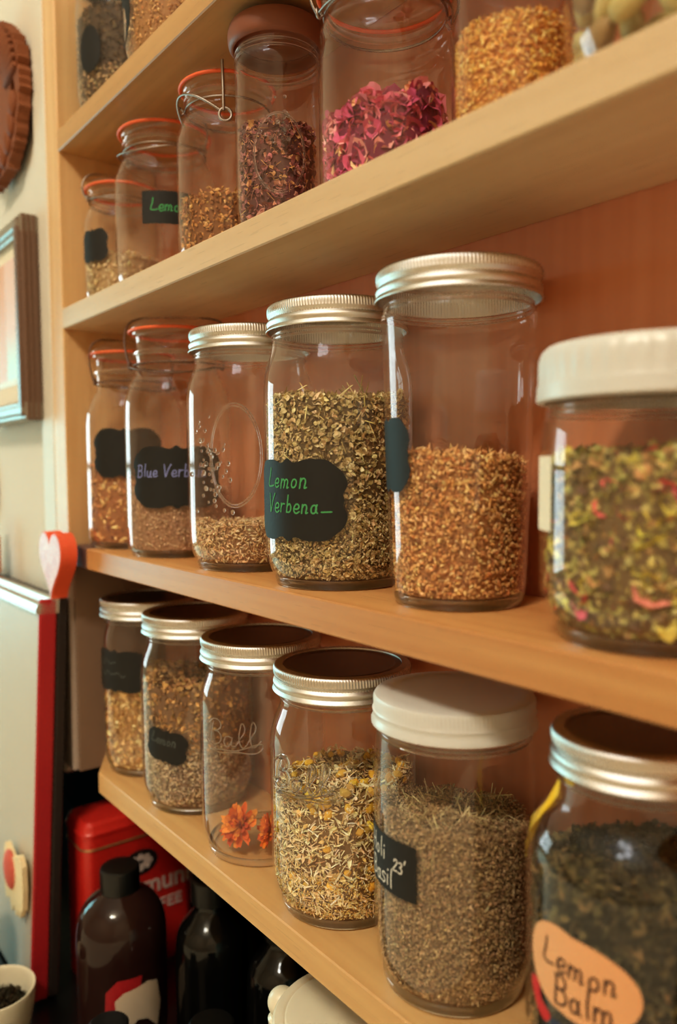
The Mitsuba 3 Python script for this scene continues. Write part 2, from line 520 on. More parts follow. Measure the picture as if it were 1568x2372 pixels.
def tmpl_crumb():
    v = np.array([(1, .1, 0), (-1, 0, .2), (0, 1, -.1), (.2, -1, 0), (0, .2, .8), (-.1, 0, -.8)])
    return v, np.array([(0, 2, 4), (2, 1, 4), (1, 3, 4), (3, 0, 4), (2, 0, 5), (1, 2, 5), (3, 1, 5), (0, 3, 5)])


def tmpl_chip():
    v = np.array([(1, .3, .1), (-.8, .7, -.1), (-.6, -.9, .2), (.1, 0, .7)])
    return v, np.array([(0, 1, 3), (1, 2, 3), (2, 0, 3), (0, 2, 1)])


def tmpl_ball():
    s = trimesh.creation.icosphere(1, 1.0)
    return np.array(s.vertices), np.array(s.faces)


def tmpl_petal():
    v, f = [], []
    for j, y in enumerate(np.linspace(-1, 1, 4)):
        w = (.45, .85, 1.0, .6)[j]
        for x in (-1, 0, 1):
            v.append((x * w, y, .5 * x * x * w + .3 * y * y - .15 * y * abs(x)))
    for r in range(3):
        for c in range(2):
            a = r * 3 + c
            f += [(a, a + 1, a + 4), (a, a + 4, a + 3)]
    return np.array(v), np.array(f)


TM = {'flake': tmpl_flake(), 'leaf': tmpl_leaf(), 'stick': tmpl_stick(), 'crumb': tmpl_crumb(), 'chip': tmpl_chip(), 'ball': tmpl_ball(), 'petal': tmpl_petal()}


def rot_random(n, rng):
    q = rng.normal(size=(n, 4)); q /= np.linalg.norm(q, axis=1, keepdims=True)
    w, x, y, z = q.T
    return np.stack([np.stack([1 - 2 * (y * y + z * z), 2 * (x * y - z * w), 2 * (x * z + y * w)], -1),
                     np.stack([2 * (x * y + z * w), 1 - 2 * (x * x + z * z), 2 * (y * z - x * w)], -1),
                     np.stack([2 * (x * z - y * w), 2 * (y * z + x * w), 1 - 2 * (x * x + y * y)], -1)], 1)


def pieces(tm, pos, size, aspect, pal, weights, rng, tang=None, flat=0.0, vary=.16):
    """copies of a template at pos; size (lo, hi) half length, aspect scales the axes; tang: outward directions that some pieces lie against"""
    v, f = TM[tm]
    n = len(pos)
    s = rng.uniform(size[0], size[1], n) ** 1.0
    R = rot_random(n, rng)
    if tang is not None and flat > 0:
        z = tang + rng.normal(size=(n, 3)) * .45; z /= np.linalg.norm(z, axis=1, keepdims=True)
        x = rng.normal(size=(n, 3)); x -= z * (x * z).sum(1, keepdims=True); x /= np.linalg.norm(x, axis=1, keepdims=True)
        F = np.stack([x, np.cross(z, x), z], -1)
        R = np.where((rng.random(n) < flat)[:, None, None], F, R)
    asp = np.array(aspect) * rng.uniform(.75, 1.25, (n, 3))
    V = v[None] + rng.normal(size=(n, len(v), 3)) * .10
    V = V * (asp * s[:, None])[:, None, :]
    V = np.einsum('nij,nkj->nki', R, V) + pos[:, None, :]
    col = np.array([lin(*c) for c in pal])[rng.choice(len(pal), n, p=np.array(weights) / sum(weights))]
    col = 1 - (1 - col) ** 1.9
    col = np.clip(col * np.exp(rng.normal(size=(n, 1)) * vary) * (1 + rng.normal(size=(n, 3)) * .05), 0, 1)
    F_ = (f[None] + (np.arange(n) * len(v))[:, None, None]).reshape(-1, 3)
    return V.reshape(-1, 3), F_, np.repeat(col, len(v), 0)


def herb_fill(key, cx, cy, z0, rin, zb, zt, layers, core, rng, bump=.35, label='', category='dried herb', slope=(0, 0), name=None, gap=None):
    """a filling: a core that follows the jar's inside and layers of loose pieces on its side and top.
    layers: (template, number, size, aspect, palette, weights, depth, share on the top, z range as fractions)"""
    sd = int(rng.integers(1e6))

    def top(x, y):
        p = np.stack([x * .55, y * .55, np.zeros_like(x)], -1)
        return zt + bump * 2 * (meshkit.fbm(p, 3, sd) - .5) + slope[0] * (x - cx) + slope[1] * (y - cy)
    n = 72
    a = np.arange(n) * 2 * PI / n
    zs = np.linspace(zb, 1, 14)
    V = []
    for k, t in enumerate(np.linspace(0, 1, 14)):
        rr = rin(np.array([zb + t * (zt - zb)]))[0] - .28
        x, y = cx + rr * np.cos(a), cy + rr * np.sin(a)
        ztop = top(x, y) - .25
        V.append(np.stack([x, y, z0 + zb + t * (ztop - zb)], -1))
    rr0 = rin(np.array([zt]))[0] - .28
    for q in (.75, .5, .25):
        x, y = cx + rr0 * q * np.cos(a), cy + rr0 * q * np.sin(a)
        V.append(np.stack([x, y, z0 + top(x, y) - .25], -1))
    V = np.vstack(V)
    f = []
    i = np.arange(n); j = (i + 1) % n
    for q in range(16):
        b, t = q * n, (q + 1) * n
        f += [np.stack([b + i, b + j, t + j], 1), np.stack([b + i, t + j, t + i], 1)]
    V = np.vstack([V, [[cx, cy, z0 + float(top(np.array([cx]), np.array([cy]))[0]) - .25], [cx, cy, z0 + zb]]])
    f += [np.stack([16 * n + i, 16 * n + j, np.full(n, len(V) - 2)], 1), np.stack([j, i, np.full(n, len(V) - 1)], 1)]
    vs, fs, cs = [V], [np.vstack(f)], [np.tile(1 - (1 - lin(*core)) ** 1.9, (len(V), 1))]  # core colours are darkened, painting shade into the gaps between pieces
    k = len(V)
    for tm, num, size, asp, pal, w, depth, share, zr in layers:
        m = int(num * (1 - share))
        # the side: denser towards the room than towards the back panel
        a = rng.uniform(-PI, PI, m)
        keep = rng.random(m) < np.where(np.sin(a) > .35, .35, 1.0)
        a = a[keep]; m = len(a)
        t = rng.uniform(zr[0], zr[1], m)
        r0 = rin(zb + t * (zt - zb))
        d = depth * rng.random(m) ** 1.5
        ext = size[1] * max(.35, min(asp) * 1.1)
        r = r0 - ext * .8 - d
        x, y = cx + r * np.cos(a), cy + r * np.sin(a)
        z = zb + .08 + t * (top(x, y) - zb - .08)
        pos = np.stack([x, y, z0 + z], -1)
        tang = np.stack([np.cos(a), np.sin(a), 0 * a], -1)
        if gap is not None:
            keep = ~gap(a, z); pos, tang = pos[keep], tang[keep]
        out = [pieces(tm, pos, size, asp, pal, w, rng, tang, .75)]
        m = int(num * share)
        if m:
            rr = (rin(np.array([zt]))[0] - size[1]) * np.sqrt(rng.random(m)); a = rng.uniform(-PI, PI, m)
            x, y = cx + rr * np.cos(a), cy + rr * np.sin(a)
            z = top(x, y) + rng.uniform(-.2, .14, m)
            pos = np.stack([x, y, z0 + z], -1)
            out.append(pieces(tm, pos, size, asp, pal, w, rng, np.tile([0, 0, 1.0], (m, 1)), .4))
        for v, ff, c in out:
            # keep every piece inside the glass
            dx, dy = v[:, 0] - cx, v[:, 1] - cy
            rad = np.hypot(dx, dy); lim = rin(np.clip(v[:, 2] - z0, zb, None))
            s = np.minimum(1, lim / np.maximum(rad, 1e-6))
            v[:, 0], v[:, 1] = cx + dx * s, cy + dy * s
            v[:, 2] = np.maximum(v[:, 2], z0 + zb)
            vs.append(v); fs.append(ff + k); cs.append(c); k += len(v)
    return single(name or key, mesh_of(np.vstack(vs), np.vstack(fs)), 'herb', label, category, False, np.vstack(cs), 'stuff')


# ---------------------------------------------------------------- jars
def cam_angle(cx, cy):
    return math.atan2(CAM[1] - cy, CAM[0] - cx)


def prof_fun(prof):
    """radius of the wall at height z, from the outer profile"""
    o = prof[np.argmax(prof[:, 1] > .2):] if False else prof
    k = np.argmax(o[:, 0])
    zz, rr = o[:, 1], o[:, 0]
    i0 = int(np.argmax(rr > .8 * rr.max()))
    zz, rr = zz[i0:], rr[i0:]
    order = np.argsort(zz, kind='stable')
    zz, rr = zz[order], rr[order]
    return lambda z: np.interp(z, zz, rr)


def mason_profile(r, br, rn, H, zs):
    return chaikin([(0, .42), (br * .7, .36), (br - .55, .12), (br - .3, .0), (br - .05, .06), (br + .05, .45), (r - .12, 1.5), (r, 2.4),
                    (r, zs * .6), (r, zs - .9), (r - .03, zs - .1), (r * .75 + rn * .25, zs + .75), (rn + .12, zs + 1.75), (rn, zs + 2.25), (rn, H - 1.2), (rn - .02, H - .12)], 3)


def taper_profile(r, br, rn, H):
    return chaikin([(0, .42), (br * .7, .36), (br - .55, .12), (br - .3, .0), (br - .05, .06), (br + .12, .6), (br + .22, 1.6),
                    (r - .12, H * .55), (r, H - 3.2), (r + .1, H - 2.4), (rn, H - 2.0), (rn, H - .12)], 3)


def base_solid(br, cx, cy, z0):
    """the thick glass ring of the foot"""
    p = chaikin([(br - .42, .12), (br - .28, .04), (br - .1, .07), (br - .02, .3), (br + .0, .52), (br - .14, .62), (br - .34, .5), (br - .45, .3)], 2)
    return lathe(p, cx, cy, z0, 96, closed=True)


def band_mesh(r, H, cx, cy, z0, knurl=True, hb=1.62):
    p = [(r - .62, H - .08), (r - .58, H + .0), (r - .16, H + .0), (r - .04, H - .07), (r, H - .2)]
    p += [(r, H - .2 - t) for t in (.12, .24, .36)]
    p += [(r, H - .62), (r - .10, H - .74), (r - .12, H - .84), (r + .01, H - .98), (r + .05, H - 1.1), (r + .01, H - 1.24), (r - .03, H - 1.34),
          (r + .04, H - 1.44), (r + .1, H - hb + .06), (r + .07, H - hb), (r - .03, H - hb), (r - .12, H - hb + .12), (r - .12, H - .3), (r - .62, H - .16)]
    nk = int(150 * r / 4.45)

    def mod(a, z):
        w = np.clip(1 - np.abs(z - (H - .36)) / .24, 0, 1)
        w = np.minimum(1, w * 2.2)
        return .030 * np.sign(np.sin(nk * a)) * w * np.abs(np.sin(nk * a)) ** .6
    return lathe(p, cx, cy, z0, nk * 4 if knurl else 120, closed=True, mod=mod if knurl else None)


def disc_mesh(r, H, cx, cy, z0):
    p = [(0, H - .11), (r - 1.15, H - .11), (r - 1.05, H - .06), (r - .95, H - .04), (r - .85, H - .09), (r - .5, H - .10), (r - .5, H - .16), (0, H - .18)]
    return lathe(p, cx, cy, z0, 96)


def threads(rn, H, cx, cy, z0, zs=(2.0, )):
    return cat(*[torus(rn + .02, .075, cx, cy, z0 + H - d, 96, 8) for d in zs])


JARS = {}


def jar_label(key, poly, ang, text=None, cmat='label_black', off=.025, lab=None, ink='ink_white'):
    """poly in cm about its own middle (z absolute above the jar's foot)"""
    j = JARS[key]
    a = j['a0'] + math.radians(ang)
    k = part(key, 'label', wrap(poly, j['cx'], j['cy'], j['z0'], a, j['rf'], off), cmat, True, label=lab)
    if text is not None:
        part(k, 'lettering', wrap(text, j['cx'], j['cy'], j['z0'], a, j['rf'], off + .02, .15), ink)
    return k


def mason(label, cx, cy, z0, r, br, rn, H, zs=None, lid='band', lid_r=4.45, group=None, prof=None, name='mason_jar', disc='metal_disc_shaded', cat_='jar'):
    key = thing(name, label, cat_, group)
    p = mason_profile(r, br, rn, H, zs) if prof is None else prof
    rf = prof_fun(p)
    JARS[key] = dict(cx=cx, cy=cy, z0=z0, rf=rf, a0=cam_angle(cx, cy), H=H, r=r)
    part(key, 'glass_body', lathe(p, cx, cy, z0, 120), 'glass', True)
    part(key, 'glass_base', base_solid(br, cx, cy, z0), 'glass_solid', True)
    if lid == 'band':
        part(key, 'lid_band', band_mesh(lid_r, H, cx, cy, z0), 'metal_band', 40, label='silver screw band')
        part(key, 'lid_disc', disc_mesh(lid_r, H, cx, cy, z0), disc, 40, label='flat metal lid')
        part(key, 'screw_thread', threads(rn, H, cx, cy, z0, (1.85, 2.1)), 'glass_solid', True)
    return key


def inner(key, w=.22):
    rf = JARS[key]['rf']
    return lambda z: rf(z) - w


def rows(*a):
    return list(a)


# ---- jars of the third shelf ------------------------------------------------------------------------------------------------
def bail_jar(label, cx, cy, z0, r, H, rn=None, hinge=0.0, upright_bail=False, ring=True, group=None, rust=False):
    rn = rn or r * .76
    key = thing('clip_top_jar', label, 'jar', group)
    zr = H - 1.35
    k = H / 19.0
    p = chaikin([(0, .5), (r * .6, .4), (r - 1.0, .14), (r - .7, .0), (r - .42, .05), (r - .12, .5), (r, 1.3), (r, H * .4), (r, H * .62), (r - .12, H * .665),
                 (rn + .45, H * .735), (rn + .08, H * .765), (rn, H * .80), (rn + .02, H * .83), (rn + .24, H * .845), (rn + .02, H * .862), (rn, zr - .45), (rn + .3, zr - .25), (rn + .34, zr)], 3)
    rf = prof_fun(p)
    JARS[key] = dict(cx=cx, cy=cy, z0=z0, rf=rf, a0=cam_angle(cx, cy), H=H, r=r)
    part(key, 'glass_body', lathe(p, cx, cy, z0, 120), 'glass', True)
    part(key, 'glass_base', base_solid(r - .4, cx, cy, z0), 'glass_solid', True)
    part(key, 'glass_lid', lathe(chaikin([(rn + .36, zr + .2), (rn + .42, zr + .34), (rn + .36, zr + .5), (rn + .12, zr + .75), (rn - .5, H - .15), (rn * .5, H), (0, H - .02)], 2), cx, cy, z0, 96), 'glass', True, label='clear glass lid')
    part(key, 'glass_bead', torus(rn + .1, .2, cx, cy, z0 + H * .845, 96, 10), 'glass_solid', True)
    if ring:
        part(key, 'rubber_ring', torus(rn + .5, .13, cx, cy, z0 + zr + .1, 96, 10, 1.0), 'rubber', True, label='orange rubber sealing ring')
    a0 = JARS[key]['a0'] + hinge

    def at(a, rad, z):
        return (cx + rad * math.cos(a), cy + rad * math.sin(a), z0 + z)
    w = 'wire_rust' if rust else 'wire'
    zw = H * .80
    part(key, 'neck_wire', tube([at(t, rn + .14, zw) for t in np.linspace(0, 2 * PI, 60, endpoint=False)], .075, 6, True), w, True)
    for s in (1, -1):
        a = a0 + s * PI / 2
        loop = [at(a, rn + .2, zw), at(a + .03, rn + .5, zw - .25), at(a + .05, rn + .62, zw + .1), at(a - .02, rn + .5, zw + .35), at(a - .05, rn + .25, zw + .1)]
        part(key, 'hinge_loop', tube(spline(loop, 20), .085, 6), w, True)
    if not upright_bail:
        arch = [at(a0 + PI / 2, rn + .55, zw), at(a0 + PI / 2, rn + .95, zr - .3), at(a0 + PI / 2, rn + .62, zr + .9), at(a0 + PI / 2, rn * .5, H + .12), at(a0, 0, H + .16),
                at(a0 - PI / 2, rn * .5, H + .12), at(a0 - PI / 2, rn + .62, zr + .9), at(a0 - PI / 2, rn + .95, zr - .3), at(a0 - PI / 2, rn + .55, zw)]
        part(key, 'bail_wire', tube(spline(arch, 60), .085, 6), w, True, label='wire bail over the lid')
        lever = [at(a0 + PI / 2, rn + .55, zw), at(a0 + PI / 4, rn + .62, zw - .5 * k), at(a0, rn + .5, zw - .9 * k), at(a0 - PI / 4, rn + .62, zw - .5 * k), at(a0 - PI / 2, rn + .55, zw)]
        part(key, 'lever_wire', tube(spline(lever, 40), .075, 6), w, True)
    return key


J = {}
J['J1'] = bail_jar('clip-top jar with blank black label, leftmost on the third shelf beside the upright', -72.3, 4.9, S3, 4.5, 19.3, rust=True, hinge=.5)
jar_label(J['J1'], affinity.translate(scalloped(6.6, 4.6), 0, 8.85), -10, lab='blank black scalloped label')
J['J2'] = bail_jar('clip-top jar with black label written Blue Verbain, second jar of the third shelf', -63.0, 4.9, S3, 4.5, 20.2, rust=True, hinge=-.15)
t, w = writing('Blue Verbain', 1.0, .10, seed=3)
jar_label(J['J2'], affinity.translate(scalloped(8.0, 5.2), 0, 6.7), -2, affinity.translate(t, -3.55, 6.75), lab='black scalloped label with blue handwriting', ink='ink_blue')

J['J3'] = mason('silver-lidded mason jar with an embossed oval, nearly empty, third on the middle shelf', -51.26, 5.1, S3, 4.75, 4.1, 4.1, 17.5, 12.9, disc='metal_disc_bright')
J['J4'] = mason('silver-lidded mason jar of green leaves with black label written Lemon Verbena', -40.32, 4.93, S3, 4.75, 4.1, 4.1, 17.5, 12.9, disc='metal_disc_bright')
t1, w1 = writing('Lemon', 1.08, .10, seed=5, slant=.2, track=.08)
t2, w2 = writing('Verbena', 1.06, .10, seed=8, slant=.15, track=.07)
t = unary_union([affinity.translate(t1, -1.95, 6.25), affinity.translate(t2, -1.95, 4.75), LineString([(2.3, 4.8), (2.9, 4.82)]).buffer(.05)])
jar_label(J['J4'], affinity.translate(scalloped(7.6, 5.0), 0, 5.5), -40, t, lab='black scalloped label with green handwriting', ink='ink_green')
J['J5'] = mason('tall tapered silver-lidded jar of tan crumbled herb, black label on its left edge', -30.14, 5.3, S3, 4.1, 3.5, 3.95, 17.8, prof=taper_profile(4.1, 3.5, 3.98, 17.8), lid_r=4.42, disc='metal_disc_bright')
jar_label(J['J5'], affinity.translate(scalloped(4.6, 4.0), 0, 8.05), -72, lab='black label seen edge on')
J['J6'] = mason('short wide jar with white ribbed plastic lid at the right end of the third shelf', -18.4, 5.0, S3, 4.75, 4.0, 4.25, 12.5, 8.6, lid='plastic')
key = J['J6']; j = JARS[key]
nrib = 44
pl = [(0, 12.5), (4.1, 12.5), (4.5, 12.45), (4.72, 12.25), (4.82, 11.9), (4.84, 11.4), (4.86, 10.9), (4.9, 10.85), (4.92, 10.5), (4.94, 10.2), (4.86, 10.12), (4.6, 10.12), (4.55, 11.9), (0, 12.1)]
part(key, 'lid', lathe(pl, j['cx'], j['cy'], j['z0'], nrib * 8, mod=lambda a, z: .028 * np.tanh(4 * np.sin(nrib * a)) * ((z > 10.95) & (z < 12.2))), 'white_plastic', 35, label='white plastic screw lid with ribbed side')
part(key, 'screw_thread', threads(4.25, 12.5, j['cx'], j['cy'], j['z0'], (2.6, 2.85)), 'glass_solid', True)
jar_label(key, sbox(-1.3, 4.7, 1.3, 7.85), -72, cmat='label_paper', lab='plain paper label on the left edge', off=.04)

# ---- jars of the lowest shelf -----------------------------------------------------------------------------------------------
J['K1'] = mason('silver-lidded mason jar with dark label under its lid, leftmost on the lowest shelf', -70.2, 5.0, S4, 4.35, 3.9, 3.9, 16.2, 12.0, lid_r=4.4)
t = unary_union([LineString([(x, y0 + .28 * math.sin(5.2 * x + y0) * (.6 + .4 * math.sin(2.1 * x))) for x in np.linspace(.2, 3.6 - y0, 60)]).buffer(.045) for y0 in (.0, 1.0)])
jar_label(J['K1'], affinity.translate(scalloped(6.6, 3.9).union(sbox(-2.9, -1.7, 2.9, 1.7)), 0, 9.9), -45, affinity.translate(unary_union([t]), -2.4, 9.65), off=.06, lab='black label with faint writing', ink='ink_grey')
J['K2'] = mason('silver-lidded mason jar of grey-brown herb with small black label, second on the lowest shelf', -60.4, 4.9, S4, 4.7, 4.1, 4.0, 16.2, 11.7)
t, w = writing('Lemon', .8, .09, seed=12)
jar_label(J['K2'], affinity.translate(affinity.rotate(scalloped(3.9, 2.7).union(sbox(-1.5, -1.1, 1.6, 1.1)), -9, origin=(0, 0)), 0, 5.9), -34, affinity.translate(affinity.rotate(t, -9, origin=(0, 0)), -1.4, 6.25), lab='small black label with grey writing', ink='ink_grey')
J['K3'] = mason('nearly empty embossed mason jar holding two dried orange flowers, third on the lowest shelf', -49.8, 4.8, S4, 4.6, 4.1, 3.95, 15.9, 11.4)
J['K4'] = mason('embossed silver-lidded mason jar of yellow chamomile, fourth on the lowest shelf', -40.0, 4.85, S4, 4.72, 4.1, 4.0, 15.7, 11.1)
J['K5'] = mason('white-lidded jar of fine grey-green herb with black label written Holi Basil', -30.0, 4.8, S4, 4.4, 3.95, 4.15, 16.0, 12.0, lid='white', lid_r=4.45)
key = J['K5']; j = JARS[key]
H = 16.0; r = 4.40
pw = [(0, H - .06), (r - 1.0, H - .06), (r - .85, H), (r - .3, H), (r - .08, H - .08), (r, H - .25), (r, H - .75), (r + .07, H - .9), (r + .02, H - 1.05), (r + .03, H - 1.25), (r + .13, H - 1.45), (r + .13, H - 1.62), (r, H - 1.68), (r - .14, H - 1.6), (r - .14, H - .3), (0, H - .3)]
nk = 130
part(key, 'lid', lathe(pw, j['cx'], j['cy'], j['z0'], nk * 4, mod=lambda a, z: .018 * np.sin(nk * a) * ((z > H - .75) & (z < H - .2))), 'white_metal', 35, label='white screw lid, half in shadow')
part(key, 'screw_thread', threads(4.15, H, j['cx'], j['cy'], j['z0'], (1.95, 2.2)), 'glass_solid', True)
t = unary_union([affinity.translate(writing('Holi', .98, .10, seed=21, slant=.05)[0], -1.25, 7.6), affinity.translate(writing('Basil', 1.0, .10, seed=22, slant=.05)[0], -1.15, 6.3),
                 affinity.translate(writing("23'", .62, .09, seed=23, slant=.1)[0], 1.15, 7.3)])
jar_label(key, sbox(-2.6, 6.05, 2.6, 8.85).buffer(.08), -60, t, lab='black tape label with white handwriting')
J['K6'] = mason('silver-lidded mason jar of dark leaves with peach oval label written Lemon Balm', -19.0, 4.9, S4, 4.72, 4.1, 3.4, 16.7, 11.7, lid_r=3.66)
key = J['K6']; j = JARS[key]
oval = affinity.scale(Point(0, 0).buffer(1, 32), 2.65, 1.75)
oval = oval.union(affinity.scale(Point(-.9, .1).buffer(1, 32), 1.85, 1.78)).buffer(.1).buffer(-.1)
t = unary_union([affinity.translate(writing('Lemon', 1.15, .105, seed=31, slant=.08)[0], -1.75, 7.35), affinity.translate(writing('Balm', 1.2, .11, seed=32, slant=.05)[0], -1.1, 6.0)])
jar_label(key, affinity.translate(oval, 0, 7.35), -28, t, 'label_peach', lab='peach oval label with dark handwriting', ink='ink_dark')


def splash(ang, z, pts, m, lab, nm='paint_mark'):
    poly = Polygon(spline(pts, 60, closed=True)).buffer(0)
    part(key, nm, wrap(affinity.translate(poly, 0, z), j['cx'], j['cy'], j['z0'], j['a0'] + math.radians(ang), j['rf'], .02), m, True, label=lab)


sc = LineString([(-.5, -1.6), (-.35, 0), (.05, 1.3), (.0, .2), (.1, -.2), (.35, 1.1), (.8, 2.2)]).buffer(.22).union(LineString([(-.2, -.6), (.25, .5)]).buffer(.3))
part(key, 'paint_mark', wrap(affinity.translate(sc, 0, 12.1), j['cx'], j['cy'], j['z0'], j['a0'] + math.radians(-80), j['rf'], .02), 'paint_yellow', True, label='yellow paint scribble on the shoulder')
splash(-52, 14.9, [(-.4, -.1), (0, .25), (.45, .05), (.2, -.22), (-.2, -.25)], 'paint_yellow', 'yellow paint dab under the band')
splash(-50, 5.2, [(-.9, .9), (-.35, .95), (-.1, .3), (.5, -.1), (.3, -.45), (-.5, -.2)], 'paint_red', 'red paint mark')
splash(-36, 4.5, [(-.6, .5), (.2, .6), (.9, .1), (.7, -.4), (-.3, -.3)], 'paint_navy', 'dark blue paint mark')
splash(-35, 3.5, [(-.5, .5), (-.1, .45), (.3, -.3), (.1, -.7), (-.35, -.3)], 'paint_yellow', 'yellow paint mark')
splash(-22, 4.0, [(-.5, .4), (.5, .5), (.7, -.2), (.1, -.6), (-.4, -.3)], 'paint_red', 'red paint mark')
splash(-5, 4.3, [(-.35, .7), (.25, .6), (.2, -.6), (-.2, -.7)], 'paint_red', 'red paint mark')


# embossing: raised solid glass lines on the outside
def emboss(key, lines, ang, rad, name, label=None, lift=.0):
    j = JARS[key]
    out = []
    for l in lines:
        l = np.asarray(l)
        a = j['a0'] + math.radians(ang) + l[:, 0] / j['r']
        rr = j['rf'](l[:, 1]) + lift
        out.append(tube(np.stack([j['cx'] + rr * np.cos(a), j['cy'] + rr * np.sin(a), j['z0'] + l[:, 1]], 1), rad, 6))
    part(key, name, cat(*out), 'glass_solid', True, label=label)


def script_word(x0, z0, s):
    """the maker's word in looped script with its underline"""
    P = lambda pts, n=40: [(x0 + s * a, z0 + s * b) for a, b in spline(pts, n)]
    return [P([(-.1, .15), (.1, .05), (.25, .4), (.4, .95), (.5, 1.15)], 24),
            P([(.08, .95), (.4, 1.2), (.8, 1.22), (.95, 1.0), (.75, .75), (.45, .68)]),
            P([(.45, .68), (.85, .62), (.95, .35), (.7, .08), (.3, .04), (.1, .2)]),
            P([(1.55, .48), (1.3, .52), (1.12, .25), (1.25, .04), (1.48, .2), (1.6, .5), (1.56, .1), (1.75, .1)]),
            P([(1.75, .1), (2.0, .5), (2.2, 1.05), (2.1, 1.2), (1.98, .9), (1.95, .3), (2.1, .05), (2.3, .2)]),
            P([(2.3, .2), (2.5, .55), (2.72, 1.12), (2.62, 1.28), (2.5, .95), (2.48, .35), (2.62, .08), (2.85, .25), (3.0, .45)]),
            P([(.2, -.28), (1.0, -.16), (2.0, -.05), (3.05, .12), (3.0, .0), (2.0, -.18), (1.0, -.3), (.2, -.28)], 50)]


emboss(J['K4'], script_word(-2.4, 8.65, 1.55), -33, .13, 'embossed_lettering', 'raised glass script with underline', lift=.10)
emboss(J['K3'], script_word(-2.3, 8.75, 1.5), -28, .045, 'embossed_lettering', 'raised glass script with underline')
ov = [(1.9 * math.cos(t), 8.3 + 3.6 * math.sin(t)) for t in np.linspace(0, 2 * PI, 80)]
emboss(J['J3'], [ov, [(x * .93, 8.3 + (z - 8.3) * .95) for x, z in ov]], -14, .05, 'embossed_oval', 'raised oval ornament')
rng = np.random.default_rng(4)
bl = []
for _ in range(64):
    s, z = rng.normal(0, .8), 7.4 + rng.normal(0, 1.6)
    a = JARS[J['J3']]['a0'] + math.radians(-38) + s / 4.75
    b = trimesh.creation.icosphere(2, rng.uniform(.07, .14)); b.apply_scale((1, 1, 1.4))
    b.apply_translation((-51.26 + 4.78 * math.cos(a), 5.1 + 4.78 * math.sin(a), z)); bl.append(b)
part(J['J3'], 'embossed_fruit', cat(*bl), 'glass_solid', True, label='raised glass berries')

# ---- jars of the second shelf -----------------------------------------------------------------------------------------------
J['L1'] = bail_jar('small clip-top jar with black label, leftmost on the second shelf against the upright', -73.2, 4.7, S2, 3.7, 11.9, rn=2.9, hinge=.4)
jar_label(J['L1'], affinity.translate(scalloped(3.4, 3.0).union(affinity.scale(scalloped(3.0, 2.6), 1, 1)), 0, 5.0), -48, lab='black scalloped label')
J['L2'] = bail_jar('clip-top jar with dark label of green writing, second on the second shelf', -64.6, 5.0, S2, 4.3, 14.3, rn=3.35, hinge=-.6)
t, w = writing('Lemon', .95, .1, seed=41)
jar_label(J['L2'], affinity.translate(sbox(-2.0, -1.2, 2.0, 1.2).buffer(.12), 0, 5.9), 2, affinity.translate(t, -1.4, 5.6), lab='dark label with green handwriting', ink='ink_green')
J['L3'] = bail_jar('clip-top jar of brown seeds with its wire bail standing open', -53.7, 5.0, S2, 3.9, 14.1, rn=3.05, upright_bail=True)
key = J['L3']; j = JARS[key]
a0 = j['a0']


def pol(a, rad, z):
    return (j['cx'] + rad * math.cos(j['a0'] + a), j['cy'] + rad * math.sin(j['a0'] + a), j['z0'] + z)


part(key, 'bail_wire', tube([pol(-.08, 3.75, 10.0), pol(-.08, 3.85, 11.5), pol(-.09, 3.95, 13.4)], .11, 8), 'wire', True, label='wire bail standing upright')
part(key, 'hinge_loop', tube([pol(-.05 + .12 * math.cos(t), 3.7, 9.75 + .45 * math.sin(t)) for t in np.linspace(0, 2 * PI, 24, endpoint=False)], .1, 8, True), 'wire', True)
part(key, 'lever_wire', tube(spline([pol(-.12, 3.65, 10.0), pol(-.5, 3.85, 10.9), pol(-.95, 3.9, 11.6), pol(-1.35, 3.8, 11.5), pol(-1.55, 3.5, 10.7), pol(-1.6, 3.3, 10.3)], 40), .085, 8), 'wire', True)
J['L4'] = mason('narrow embossed jar of purple-brown herb with brown lid on the second shelf', -46.2, 4.5, S2, 2.86, 2.6, 2.78, 14.1, 9.6, lid='brown')
key = J['L4']; j = JARS[key]
part(key, 'lid', lathe(chaikin([(0, 14.35), (2.6, 14.35), (3.1, 14.2), (3.3, 13.7), (3.3, 13.2), (3.22, 12.8), (3.0, 12.6), (2.85, 12.65), (2.85, 13.8), (0, 13.9)], 2), j['cx'], j['cy'], j['z0'], 96), 'copper_lid', 40, label='brown screw lid')
part(key, 'screw_thread', cat(*[torus(2.8, .09, j['cx'], j['cy'], j['z0'] + z, 96, 8) for z in (12.25, 11.85)]), 'glass_solid', True)
ov = [(1.75 * math.cos(t), 5.0 + 2.5 * math.sin(t)) for t in np.linspace(0, 2 * PI, 70)]
emboss(key, [ov], 2, .08, 'embossed_oval', 'raised oval ornament')
rng = np.random.default_rng(14)
bl = []
for _ in range(26):
    s, z = rng.normal(0, .5), 6.6 + rng.normal(0, .7)
    a = j['a0'] + .1 + s / 2.86
    b = trimesh.creation.icosphere(2, rng.uniform(.08, .18))
    b.apply_translation((j['cx'] + 2.88 * math.cos(a), j['cy'] + 2.88 * math.sin(a), j['z0'] + z)); bl.append(b)
part(key, 'embossed_fruit', cat(*bl), 'glass_solid', True, label='raised glass ornament')
J['L5'] = bail_jar('wide clip-top jar of pink rose petals on the second shelf', -35.6, 5.0, S2, 3.88, 13.0, rn=3.4, hinge=.2)
J['L6'] = mason('jar of orange-tan seeds between the rose petal jar and the pod jar', -26.6, 5.6, S2, 3.1, 2.8, 2.8, 13.2, 9.4, lid='band', lid_r=3.0)
J['L7'] = mason('jar of large pale green pods at the right end of the second shelf', -17.4, 5.1, S2, 4.75, 4.1, 4.25, 14.0, 10.0)

